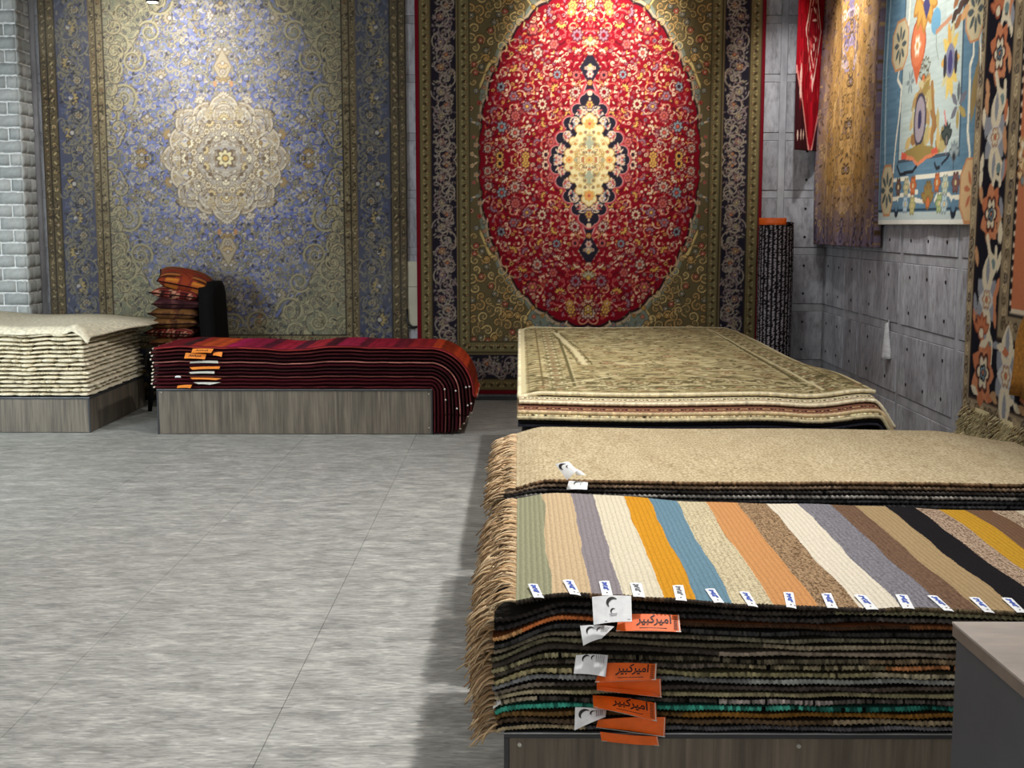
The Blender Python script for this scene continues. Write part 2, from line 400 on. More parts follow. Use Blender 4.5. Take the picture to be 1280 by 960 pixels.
def m_cream():
    m, nt, b = new_mat('cream_loop_wool')
    n = noise(nt, coords(nt, (1, 0.5, 1)), 120, 3, 0.65); n2 = noise(nt, coords(nt, (3, 1, 1)), 5, 3)
    c = ramp(nt, n, [(0.30, (140, 122, 92)), (0.5, (182, 166, 134)), (0.68, (206, 192, 162))]).outputs[0]
    c = mixc(nt, 0.3, c, ramp(nt, n2, [(0.35, (205, 195, 180)), (0.65, (255, 255, 255))]).outputs[0], 'MULTIPLY')
    wv = N(nt, 'ShaderNodeTexWave', bands_direction='X'); LK(nt, coords(nt), wv.inputs[0]); wv.inputs['Scale'].default_value = 20; wv.inputs['Distortion'].default_value = 1.5
    LK(nt, c, b.inputs['Base Color']); b.inputs['Roughness'].default_value = 0.95; b.inputs['Specular IOR Level'].default_value = 0.1
    ad = N(nt, 'ShaderNodeMath', operation='MULTIPLY_ADD'); LK(nt, wv.outputs['Fac'], ad.inputs[0]); ad.inputs[1].default_value = 0.4; LK(nt, n, ad.inputs[2])
    bump(nt, ad.outputs[0], 0.5, 0.004, b)
    return m
M['cream'] = m_cream()

# ------------------------------------------------------------------ the room
XL, XR, YF, YB, ZC = -6.5, 2.62, -2.0, 10.75, 4.5
def simple_box(name, x0, x1, y0, y1, z0, z1, m):
    b = MB(); b.box(x0, x1, y0, y1, z0, z1); return struct(b.build(name, m))
floor = simple_box('floor', XL - .2, XR + .2, YF - .2, YB + .2, -0.12, -0.012, M['wall'])
simple_box('ceiling', XL - .2, XR + .2, YF - .2, YB + .2, ZC, ZC + .15, M['ceiling'])
wall_back = simple_box('wall_back', XL - .2, XR + .2, YB + .012, YB + .2, -0.012, ZC, M['wall'])
wall_right = simple_box('wall_right', XR + .012, XR + .2, YF, YB + .012, -0.012, ZC, M['wall'])
simple_box('wall_left', XL - .2, XL, YF, YB + .012, -0.012, ZC, M['wall'])
simple_box('wall_front', XL - .2, XR + .2, YF - .2, YF, -0.012, ZC, M['wall'])

# floor tiles
tile_b = MB(); tile_b.box(-.3985, .3985, -.3885, .3885, -0.0119, 0.0, 0.0012)
tile_me = None
for iy in range(-1, 13):
    for ix in range(-6, 5):
        x0 = -0.757 + ix * 0.8; y0 = 3.495 + (iy - 3) * 0.78
        x1 = min(x0 + .8, XR + .011); y1 = min(y0 + .78, YB + .011)
        if x1 - x0 < .1 or y1 - y0 < .1: continue
        full = x1 - x0 > .79 and y1 - y0 > .77
        if full and tile_me:
            o = bpy.data.objects.new('tile', tile_me); COL.objects.link(o)
        else:
            b = MB(); hx, hy = (x1 - x0) / 2 - .001, (y1 - y0) / 2 - .001
            b.box(-hx, hx, -hy, hy, -0.0119, 0.0, 0.0008); o = b.build('tile', M['floor'], origin=(0, 0, 0))
            if full: tile_me = o.data
        o.parent = floor
        o.location = np.array(((x0 + x1) / 2, (y0 + y1) / 2, 0)) - np.array(floor.location)
        ORG[o.name] = np.array(((x0 + x1) / 2, (y0 + y1) / 2, 0))

# concrete panels with narrow joint strips between them
ROW0, ROWH, STRIP = 0.36, 0.485, 0.065
holes_b, holes_r = MB(), MB()
def hole(mb, p, axis):
    p = np.array(p); r = 0.011
    q = p + (np.array((0, -.004, 0)) if axis == 'y' else np.array((-.004, 0, 0)))
    mb.cyl(p, q, r, r, 8)
def panel_row(parent, axis, cuts):
    for r in range(-1, 9):
        z0 = ROW0 + r * ROWH; z1 = z0 + ROWH - STRIP
        a0 = max(z0, 0.0); a1 = min(z1, ZC)
        if a1 - a0 < .03: continue
        for (c0, c1) in cuts:
            d = float(rng.uniform(0, .003)); b = MB()
            if axis == 'y': b.box(c0, c1, YB - .004 - d, YB + .011, a0 + .0015, a1 - .0015, .003)
            else: b.box(XR - .004 - d, XR + .011, c0, c1, a0 + .0015, a1 - .0015, .003)
            b.build('panel', M['concrete'], parent)
            b = MB()
            s1 = min(z1 + STRIP, ZC)
            if s1 - z1 > .02:
                if axis == 'y': b.box(c0, c1, YB + .001, YB + .011, z1 + .001, s1 - .001, .002)
                else: b.box(XR + .001, XR + .011, c0, c1, z1 + .001, s1 - .001, .002)
                b.build('joint_strip', M['strip'], parent)
            if a1 - a0 < .3: continue
            k = max(1, int((c1 - c0) / .32))
            for i in range(k):
                for zz in (a0 + .09, a1 - .09):
                    c = c0 + (i + .5) * (c1 - c0) / k
                    if axis == 'y': hole(holes_b, (c, YB - .004 - d, zz), 'y')
                    else: hole(holes_r, (XR - .004 - d, c, zz), 'x')
def upright_strips(parent, axis, gaps):
    for g0, g1 in gaps:
        b = MB()
        if axis == 'y': b.box(g0 + .001, g1 - .001, YB + .003, YB + .011, .001, ZC - .002, .002)
        else: b.box(XR + .003, XR + .011, g0 + .001, g1 - .001, .001, ZC - .002, .002)
        b.build('joint_strip', M['strip'], parent)
cb = [(-5.2, -4.15), (-4.10, -3.10), (-3.05, -2.05), (-2.0, -1.02), (-.97, .02), (.07, 1.07), (1.12, 2.20), (2.26, XR + .01)]
cr = [(10.05, YB), (9.62, 10.0), (8.60, 9.55), (7.47, 8.53), (6.3, 7.40), (5.2, 6.24), (4.1, 5.14)]
panel_row(wall_back, 'y', cb); panel_row(wall_right, 'x', cr)
upright_strips(wall_back, 'y', [(a[1], b_[0]) for a, b_ in zip(cb[:-1], cb[1:])])
upright_strips(wall_right, 'x', [(a[1], b_[0]) for a, b_ in zip(cr[1:], cr[:-1])])
stuff(holes_b.build('tie_holes', M['black'], wall_back)); stuff(holes_r.build('tie_holes', M['black'], wall_right))
# skirting under the red hanging
b = MB(); b.box(-4.1, 2.3, YB - .012, YB - .0045, 0.0, .035, .002); struct(b.build('baseboard_back', M['edge']))

# painted brick pillar
PX0, PX1, PY0 = -4.95, -4.15, 10.46
b = MB(); b.box(PX0, PX1, PY0, YB - .012, 0, ZC - .001); pillar = struct(b.build('wall_pillar', M['mortar']))
def brick_mesh(l, h, t):
    nx, nz = 6, 4
    x = np.linspace(-1, 1, nx); z = np.linspace(-1, 1, nz); X, Z = np.meshgrid(x, z)
    e = np.maximum(np.abs(X) ** 6, np.abs(Z) ** 4)
    jx = rng.normal(0, .018, X.shape); jz = rng.normal(0, .05, X.shape)
    D = t * (1 - .75 * e) * (1 + rng.normal(0, .12, X.shape))
    f = np.stack([(X * (1 + 0 * jx) + jx * (np.abs(X) < .99)) * l / 2, -D, (Z + jz) * h / 2], -1)
    bk = f.copy(); bk[..., 1] = .004
    h_, w_ = X.shape; n = h_ * w_
    loop = np.concatenate([np.arange(w_), np.arange(1, h_) * w_ + w_ - 1, (h_ - 1) * w_ + np.arange(w_ - 2, -1, -1), np.arange(h_ - 2, 0, -1) * w_])
    nxt = np.roll(loop, -1); m_ = len(loop)
    V = np.vstack([f.reshape(-1, 3), bk.reshape(-1, 3)[loop]])
    k = np.arange(m_)
    F = np.vstack([gridF(h_, w_), np.stack([loop, n + k, n + (k + 1) % m_, nxt], -1)])
    return V, F
bricks = {}
def brick_obj(key, l):
    v = random.randrange(5)
    if (key, v) not in bricks:
        V, F = brick_mesh(l, .092, .017); o = mk('brick', V, F, M['brick'], pillar, None, True, None)
        # mk stored world minus pillar origin: shift the data back to local brick space
        P = V.astype(np.float32); o.data.vertices.foreach_set('co', P.ravel()); bricks[key, v] = o.data
        return o
    o = bpy.data.objects.new('brick', bricks[key, v]); COL.objects.link(o); o.parent = pillar; return o
pb = ORG[pillar.name]
for r in range(42):
    z = .055 + r * .1055
    if z > ZC - .06: break
    off = 0.0 if r % 2 else .11
    x = PX1 - (.10 if r % 2 else .21)
    segs = [(x, PX1)]
    while x > PX0 + .02:
        nx_ = max(PX0, x - .215); segs.append((nx_, x)); x = nx_
    for (a, c) in segs:
        l = round(c - a - .012, 3)
        if l < .03: continue
        o = brick_obj(('f', l), l); o.location = np.array(((a + c) / 2, PY0, z)) - pb
    ys = [(PY0 - .014, PY0 + .10), (PY0 + .10, YB - .012)] if r % 2 == 0 else [(PY0 - .014, PY0 + .17), (PY0 + .17, YB - .012)]
    for (a, c) in ys:
        l = round(c - a - .01, 3); o = brick_obj(('s', l), l)
        o.rotation_euler = (0, 0, PI / 2); o.location = np.array((PX1, (a + c) / 2, z)) - pb

# ------------------------------------------------------------------ pattern painting (colour only)
class Cv:
    """a small painter in rug metres; x right, y up; holds sRGB values"""
    def __init__(s, x0, x1, y0, y1, R, col):
        s.x0, s.x1, s.y0, s.y1, s.R = x0, x1, y0, y1, R
        s.W, s.H = int(round((x1 - x0) * R)), int(round((y1 - y0) * R))
        s.a = np.empty((s.H, s.W, 3), np.float32); s.a[:] = col
        s.xs = x0 + (np.arange(s.W) + .5) / R; s.ys = y0 + (np.arange(s.H) + .5) / R
    def full(s): return np.meshgrid(s.xs, s.ys)
    def win(s, xa, xb, ya, yb):
        i0 = max(0, int((xa - s.x0) * s.R)); i1 = min(s.W, int((xb - s.x0) * s.R) + 2)
        j0 = max(0, int((ya - s.y0) * s.R)); j1 = min(s.H, int((yb - s.y0) * s.R) + 2)
        if i1 <= i0 or j1 <= j0: return None
        return s.a[j0:j1, i0:i1], s.xs[None, i0:i1], s.ys[j0:j1, None]
    def ell(s, x, y, rx, ry, c, ring=None):
        q = s.win(x - rx, x + rx, y - ry, y + ry)
        if q is None: return
        A, X, Y = q; d = ((X - x) / rx) ** 2 + ((Y - y) / ry) ** 2
        A[(d < 1) if ring is None else ((d < 1) & (d > ring * ring))] = c
    def flower(s, x, y, r, n, c1, c2, c3, rot=0.0, sy=1.0):
        q = s.win(x - r, x + r, y - r * sy, y + r * sy)
        if q is None: return
        A, X, Y = q; dx, dy = X - x, (Y - y) / sy
        rr = np.hypot(dx, dy); t = np.arctan2(dy, dx) + rot
        pr_ = r * (.70 + .30 * np.abs(np.cos(n * t / 2)))
        A[rr < pr_] = c2; A[rr < pr_ - r * .22] = c1; A[rr < r * .36] = c2; A[rr < r * .25] = c3
    def leaf(s, x, y, l, w_, ang, c):
        q = s.win(x - l / 2, x + l / 2, y - l / 2, y + l / 2)
        if q is None: return
        A, X, Y = q; ca, sa = math.cos(ang), math.sin(ang)
        u = (X - x) * ca + (Y - y) * sa; v = -(X - x) * sa + (Y - y) * ca
        A[np.abs(v) < w_ / 2 * (1 - (2 * u / l) ** 2)] = c
    def line(s, pts, wd, c):
        for (xa, ya), (xb, yb) in zip(pts[:-1], pts[1:]):
            q = s.win(min(xa, xb) - wd, max(xa, xb) + wd, min(ya, yb) - wd, max(ya, yb) + wd)
            if q is None: continue
            A, X, Y = q; dx, dy = xb - xa, yb - ya; L = dx * dx + dy * dy + 1e-12
            t = np.clip(((X - xa) * dx + (Y - ya) * dy) / L, 0, 1)
            A[(X - xa - t * dx) ** 2 + (Y - ya - t * dy) ** 2 < wd * wd / 4] = c
    def spiral(s, x, y, r, turns, a0, wd, c, d=1, n=14):
        t = np.linspace(0, 1, n); a = a0 + d * t * turns * 2 * PI; rr = r * (1 - .86 * t)
        s.line(list(zip(x + rr * np.cos(a), y + rr * np.sin(a))), wd, c)
    def poly(s, pts, c):
        P = np.array(pts, float); q = s.win(P[:, 0].min(), P[:, 0].max(), P[:, 1].min(), P[:, 1].max())
        if q is None: return
        A, X, Y = q; ins = np.zeros(A.shape[:2], bool)
        for (xa, ya), (xb, yb) in zip(P, np.roll(P, -1, 0)):
            if ya == yb: continue
            ins ^= ((ya > Y) != (yb > Y)) & (X < (xb - xa) * (Y - ya) / (yb - ya) + xa)
        A[ins] = c
    def palmette(s, x, y, r, ang, c1, c2, c3):
        for k in (-2, -1, 0, 1, 2):
            a = ang + k * .55; s.leaf(x + math.cos(a) * r * .5, y + math.sin(a) * r * .5, r * 1.05, r * .5, a, c2)
        for k in (-2, -1, 0, 1, 2):
            a = ang + k * .55; s.leaf(x + math.cos(a) * r * .5, y + math.sin(a) * r * .5, r * .8, r * .3, a, c1)
        s.ell(x, y, r * .34, r * .34, c2); s.ell(x, y, r * .24, r * .24, c3)
    def grain(s, amt, stretch=1):
        n = rng.normal(0, amt, (s.H // stretch + 1, s.W, 1)).astype(np.float32)
        s.a *= 1 + np.repeat(n, stretch, 0)[:s.H]
def mirror4(a):
    """quadrant x<=0,y<=0 -> whole rug"""
    b = np.concatenate([a, a[:, ::-1]], 1); return np.concatenate([b, b[::-1]], 0)
def sample(a, h, wd):
    """area-average to h x w"""
    H, W = a.shape[:2]
    yi = np.linspace(0, H, h + 1).astype(int); xi = np.linspace(0, W, wd + 1).astype(int)
    S = np.add.reduceat(np.add.reduceat(a.astype(np.float64), yi[:-1], 0), xi[:-1], 1)
    return S / (np.diff(yi)[:, None, None] * np.diff(xi)[None, :, None])
def pick(pal): return pal[rng.integers(len(pal))]
def scatter(test, x0, x1, y0, y1, n, dmin):
    """jittered points that keep a minimum distance"""
    pts = []; cell = dmin; G = {}
    for _ in range(n):
        x, y = rng.uniform(x0, x1), rng.uniform(y0, y1)
        if not test(x, y): continue
        i, j = int(x // cell), int(y // cell)
        if any((x - p[0]) ** 2 + (y - p[1]) ** 2 < dmin * dmin for a in (i - 1, i, i + 1) for b_ in (j - 1, j, j + 1) for p in G.get((a, b_), ())): continue
        G.setdefault((i, j), []).append((x, y)); pts.append((x, y))
    return pts

def hang(name, a, u0, u1, z0, z1, place, dens, thick_off, m, label, cat='rug', wave=0.006, flip=False, edge_col=None, group=None):
    """wall hanging from painted array a; place(U,Z,D) -> points, D = wave depth off the wall"""
    du, dv = dens; wd = int((u1 - u0) * du); h = int((z1 - z0) * dv)
    col = lin(np.clip(sample(a, h, wd), 0, 255))
    U, Z = np.meshgrid(np.linspace(u0, u1, wd), np.linspace(z0, z1, h))
    t = (U - u0) / (u1 - u0); q = (Z - z0) / (z1 - z0)
    D = wave * (1.6 + np.sin(t * 17 + 1.3) * .6 + np.sin(t * 31 + q * 3) * .3 + np.sin(q * 6 + t * 5) * .7)
    P = place(U, Z, D)
    V, F, loop = sheet(P, np.array(thick_off), flip)
    cols = np.vstack([col.reshape(-1, 3), (col.reshape(-1, 3)[loop]) * .6])
    o = mk(name, V, F, m, None, cols, True)
    return tag(o, label, cat, group)

# ---- the periwinkle hanging
def paint_blue():
    hw, hh, R = 1.545, 2.05, 280
    c = Cv(-hw, 0, -hh, 0, R, (0, 0, 0)); X, Y = c.full(); d = np.minimum(X + hw, Y + hh)
    blue, blue2 = (100, 108, 158), (72, 75, 94)
    pale, beige, gold, org = (176, 170, 164), (156, 145, 122), (148, 124, 84), (168, 122, 84)
    dk, brn, grn = (62, 60, 64), (98, 84, 66), (108, 112, 100); slate = (122, 126, 150)
    c.a[:] = blue
    ang = np.arctan2(Y / 1.5, X / 1.0); rad = np.hypot(X / 1.02, Y / 1.49) + .035 * np.abs(np.sin(ang * 11))
    spand = rad > 1.0
    c.a[spand] = (126, 124, 102); c.a[np.abs(rad - 1.0) < .006] = (78, 74, 72); c.a[np.abs(rad - 1.018) < .008] = beige
    mot = rng.normal(0, 1, (c.H // 14 + 1, c.W // 14 + 1)); mot = np.repeat(np.repeat(mot, 14, 0), 14, 1)[:c.H, :c.W, None]
    c.a += mot * 5
    inside = lambda x, y: x > -1.0 and y > -1.5
    isf = lambda x, y: inside(x, y) and (x / 1.02) ** 2 + (y / 1.49) ** 2 < .93
    iss = lambda x, y: inside(x, y) and (x / 1.02) ** 2 + (y / 1.49) ** 2 > 1.0
    # vines
    for x, y in scatter(isf, -1, 0.05, -1.5, .05, 1600, .075):
        c.spiral(x, y, rng.uniform(.04, .085), rng.uniform(.7, 1.2), rng.uniform(0, 6), .007, pick([dk, brn, grn, pale]), pick([1, -1]), 12)
    for x, y in scatter(isf, -1, 0.02, -1.5, .02, 6000, .036):
        k = rng.random(); a = rng.uniform(0, 6.28)
        if k < .5:
            c.leaf(x, y, rng.uniform(.03, .075), rng.uniform(.012, .026), a, pick([dk, (78, 80, 82), grn, pale, beige, slate, (140, 140, 150), slate, beige]))
            c.leaf(x + .014, y + .01, .04, .013, a + 1.1, pick([pale, beige, slate, brn, dk, (150, 150, 156)]))
        elif k < .85: c.flower(x, y, rng.uniform(.016, .030), 5, pick([pale, beige, slate, beige, (160, 156, 156), (186, 180, 172)]), pick([dk, brn, (110, 106, 104), slate]), pick([gold, dk, slate, beige]), a)
        else: c.palmette(x, y, rng.uniform(.028, .042), a, pick([beige, gold, pale, beige, slate]), pick([dk, brn, slate]), pick([pale, gold, dk]))
    ob_ = [(146, 140, 118), (132, 128, 108), (160, 152, 128), (120, 118, 106), (150, 146, 138)]
    for x, y in scatter(isf, -1, 0.02, -1.5, .02, 2600, .062):
        a = rng.uniform(0, 6.28); k = rng.random(); col = pick(ob_)
        if k < .6:
            r = rng.uniform(.03, .05); dd = pick([1, -1]); c.spiral(x, y, r + .006, 1.1, a, .007, (74, 72, 70), dd, 12); c.spiral(x, y, r, 1.1, a, .013, col, dd, 12)
        else:
            for j in range(3): c.leaf(x + .02 * math.cos(a + 2.1 * j), y + .02 * math.sin(a + 2.1 * j), .05, .024, a + 2.1 * j, (76, 74, 74)); c.leaf(x + .02 * math.cos(a + 2.1 * j), y + .02 * math.sin(a + 2.1 * j), .042, .016, a + 2.1 * j, col)
    for x, y in scatter(isf, -1, 0.0, -1.5, 0, 500, .24):
        c.palmette(x, y, rng.uniform(.05, .07), pick([PI / 2, -PI / 2, 0, PI]), pick([gold, org, beige, beige, pale]), brn, pale)
    # spandrel scrolls
    for x, y in scatter(iss, -1, 0.0, -1.5, 0, 900, .10):
        r = rng.uniform(.06, .10); a = rng.uniform(0, 6); dd = pick([1, -1])
        c.spiral(x, y, r, 1.5, a, .020, (160, 150, 116), dd, 20); c.spiral(x, y, r + .004, 1.5, a, .006, dk, dd, 20)
    for x, y in scatter(lambda x, y: iss(x, y) or (inside(x, y) and (x / 1.02) ** 2 + (y / 1.49) ** 2 > .80 and rng.random() < .5), -1, 0.0, -1.5, 0, 700, .17):
        r = rng.uniform(.09, .13); a = rng.uniform(0, 6); dd = pick([1, -1])
        for q, wd, col in ((r + .008, .010, (58, 54, 46)), (r, .024, (158, 150, 118)), (r - .012, .007, (84, 78, 64))): c.spiral(x, y, q, 1.6, a, wd, col, dd, 24)
    for x, y in scatter(iss, -1, 0.02, -1.5, 0, 4000, .04):
        if rng.random() < .5: c.leaf(x, y, .05, .018, rng.uniform(0, 6), pick([dk, beige, (166, 160, 126), brn, grn]))
        else: c.flower(x, y, .02, 5, pick([beige, (176, 166, 130), grn]), dk, pick([gold, dk]))
    for k in range(10):   # scrolls climbing the field edge
        y = -.15 - k * .105; x = -.955 + .05 * (k % 2)
        c.spiral(x, y, .075, 1.4, k, .018, (166, 152, 116), (-1) ** k, 18); c.spiral(x, y, .082, 1.4, k, .006, dk, (-1) ** k, 18)
    # medallion: palmette lobes round an open rosette
    t = np.arctan2(Y, X); rr = np.hypot(X, Y); mbase, mpal, mbr = (152, 146, 136), (182, 174, 158), (104, 90, 74)
    for k in range(5):
        a = PI + k * PI / 8; R1 = .41 if k % 2 == 0 else .375
        x, y = R1 * math.cos(a), R1 * math.sin(a)
        for r, col in ((.130, mbr), (.122, mpal), (.106, (150, 130, 98)), (.098, mbase), (.070, mbr), (.063, mpal)): c.ell(x, y, r, r, col)
    c.a[rr < .41] = mbase
    for k in range(5):
        a = PI + k * PI / 8; x, y = .355 * math.cos(a), .355 * math.sin(a)
        for r, col in ((.105, mbr), (.098, mpal), (.082, (158, 138, 104)), (.074, mbase), (.05, (128, 112, 92)), (.044, mpal)): c.ell(x, y, r, r, col)
        c.palmette(.51 * math.cos(a), .51 * math.sin(a), .06, a, pick([beige, gold, mpal]), (120, 106, 88), mpal)
    for x, y in scatter(lambda x, y: math.hypot(x, y) < .47, -.55, .02, -.55, .02, 2600, .026):
        a = rng.uniform(0, 6.28); k = rng.random()
        if k < .5: c.leaf(x, y, rng.uniform(.025, .05), .012, a, pick([mbr, mpal, (200, 192, 172), (132, 116, 92), (130, 132, 150), (190, 174, 128), mbr, (118, 122, 150)]))
        elif k < .8: c.spiral(x, y, .026, 1.0, a, .006, pick([mbr, mpal, (130, 110, 80)]), pick([1, -1]), 10)
        else: c.flower(x, y, .02, 6, pick([mpal, (206, 198, 172), (188, 172, 128)]), pick([mbr, (140, 126, 104)]), pick([gold, mbr, (150, 146, 150)]))
    for k in range(5):
        a = PI + k * PI / 8
        for R1, r in ((.33, .055), (.19, .05)):
            c.palmette(R1 * math.cos(a), R1 * math.sin(a), r, a + (PI if k % 2 else 0), pick([(206, 198, 172), (190, 172, 130), mpal]), mbr, pick([(214, 206, 176), mbr, gold]))
        a += PI / 16; c.flower(.27 * math.cos(a), .27 * math.sin(a), .035, 6, (200, 192, 170), (118, 102, 82), pick([gold, (150, 146, 150)]))
    c.flower(0, 0, .09, 8, (200, 190, 150), mbr, (186, 160, 100))
    for yc in (-.76,):
        c.a[(np.abs(X) / .085 + np.abs(Y - yc) / .16) < 1] = (118, 104, 86); c.a[(np.abs(X) / .074 + np.abs(Y - yc) / .142) < 1] = (160, 148, 124)
        c.palmette(0, yc - .03, .06, PI / 2, (176, 154, 116), (112, 94, 72), pale); c.palmette(0, yc + .13, .05, -PI / 2, gold, brn, pale); c.flower(0, yc + .04, .03, 6, pale, mbr, gold)
    c.ell(-.07, -.62, .016, .026, org); c.palmette(0, -1.05, .06, PI / 2, (128, 120, 116), dk, pale); c.palmette(0, -1.28, .08, PI / 2, beige, dk, gold)
    # borders by distance from the edge
    bands = [(0, .012, (60, 52, 42)), (.012, .062, (86, 75, 57)), (.062, .070, (40, 36, 34)), (.070, .132, (92, 81, 60)), (.132, .142, (46, 42, 40)),
             (.142, .420, blue2), (.420, .428, brn), (.428, .476, (112, 99, 74)), (.476, .484, (44, 38, 34)), (.484, .536, (122, 110, 84)), (.536, .546, (46, 40, 36))]
    for a, b_, col in bands: c.a[(d >= a) & (d < b_)] = col
    bm = (d >= .142) & (d < .42); c.a[bm] += (mot * 6)[bm.nonzero()] if False else 0
    def along(dist, s_): # border position -> both legs
        return [(-hw + dist, -s_), (-s_ * hw / hh if False else -s_, -hh + dist)]
    for dist, step, r in ((.037, .05, .017), (.100, .075, .026), (.452, .055, .018), (.510, .06, .019)):
        for k in range(int(2.1 / step)):
            s_ = (k + .5) * step
            for i, (x, y) in enumerate(((-hw + dist, -s_), (-s_, -hh + dist))):
                if (i == 0 and y < -hh + dist - .01) or (i == 1 and x < -hw + dist - .01): continue
                if k % 2: c.flower(x, y, r, 5, pick([(168, 148, 104), (150, 120, 84), (176, 160, 120)]), (52, 44, 36), pick([org, dk, pale]))
                else: c.leaf(x, y, r * 2.3, r * .8, .8 if k % 4 else -.8, (58, 50, 42)); c.leaf(x, y, r * 1.6, r * .6, -.8, (172, 156, 112))
    for k in range(420):
        s_ = rng.uniform(0, 2.05); g_ = pick([(.428, .476), (.484, .536), (.012, .062), (.070, .132)]); dist = rng.uniform(g_[0] + .006, g_[1] - .006)
        for i, (x, y) in enumerate(((-hw + dist, -s_), (-s_, -hh + dist))):
            if (i == 0 and y < -hh + dist) or (i == 1 and x < -hw + dist): continue
            c.leaf(x, y, rng.uniform(.02, .045), .010, rng.uniform(0, 3.1), pick([(54, 48, 40), (54, 48, 40), (150, 136, 104), (70, 62, 50)]))
    for k in range(300):
        s_ = rng.uniform(0, 2.05); dist = rng.uniform(.16, .40)
        for i, (x, y) in enumerate(((-hw + dist, -s_), (-s_, -hh + dist))):
            if (i == 0 and y < -hh + .15) or (i == 1 and x < -hw + .15): continue
            if not .165 < min(x + hw, y + hh) < .395: continue
            if k % 3: c.leaf(x, y, rng.uniform(.03, .07), .017, rng.uniform(0, 6), pick([(104, 102, 94), (56, 56, 62), (122, 116, 96), (92, 96, 116)]))
            else: c.spiral(x, y, .04, 1.1, k, .010, pick([(112, 108, 96), (124, 116, 94)]), 1, 10)
    for k in range(15):
        s_ = .07 + k * .145
        for i in (0, 1):
            x, y = (-hw + .281 + .03 * (-1) ** k, -s_) if i == 0 else (-s_, -hh + .281 + .03 * (-1) ** k)
            if (i == 0 and y < -hh + .2) or (i == 1 and x < -hw + .2): continue
            c.spiral(x, y, .11, 1.3, k * 2.1, .014, (118, 114, 104), (-1) ** k, 18); c.spiral(x, y, .119, 1.3, k * 2.1, .005, (54, 54, 60), (-1) ** k, 18)
            if k % 2: c.palmette(x, y, .075, (0 if i == 0 else PI / 2) + (PI if k % 4 == 1 else 0), (162, 142, 96), (60, 56, 58), pale)
            else: c.flower(x, y, .045, 8, (150, 140, 120), (56, 56, 66), gold)
            for _ in range(26):
                xx, yy = x + rng.uniform(-.14, .14), y + rng.uniform(-.12, .12)
                if .15 < min(xx + hw, yy + hh) < .41: c.leaf(xx, yy, .045, .016, rng.uniform(0, 6), pick([(126, 120, 108), (54, 54, 60), (116, 110, 94), (138, 128, 98), (84, 90, 118), (98, 100, 104)]))
    a = mirror4(c.a); H, W = a.shape[:2]
    # wear: patches where the ground has faded to beige
    n = rng.normal(0, 1, (9, 7)); 
    yy = np.linspace(0, 7.99, H); xx = np.linspace(0, 5.99, W); i0 = yy.astype(int); j0 = xx.astype(int); fy = (yy - i0)[:, None]; fx = (xx - j0)[None, :]
    sm = n[i0][:, j0] * (1 - fy) * (1 - fx) + n[i0 + 1][:, j0] * fy * (1 - fx) + n[i0][:, j0 + 1] * (1 - fy) * fx + n[i0 + 1][:, j0 + 1] * fy * fx
    k = np.clip(.10 + .10 * sm, 0, .35)[..., None]
    return a * (1 - k) + np.array((150, 144, 128)) * k

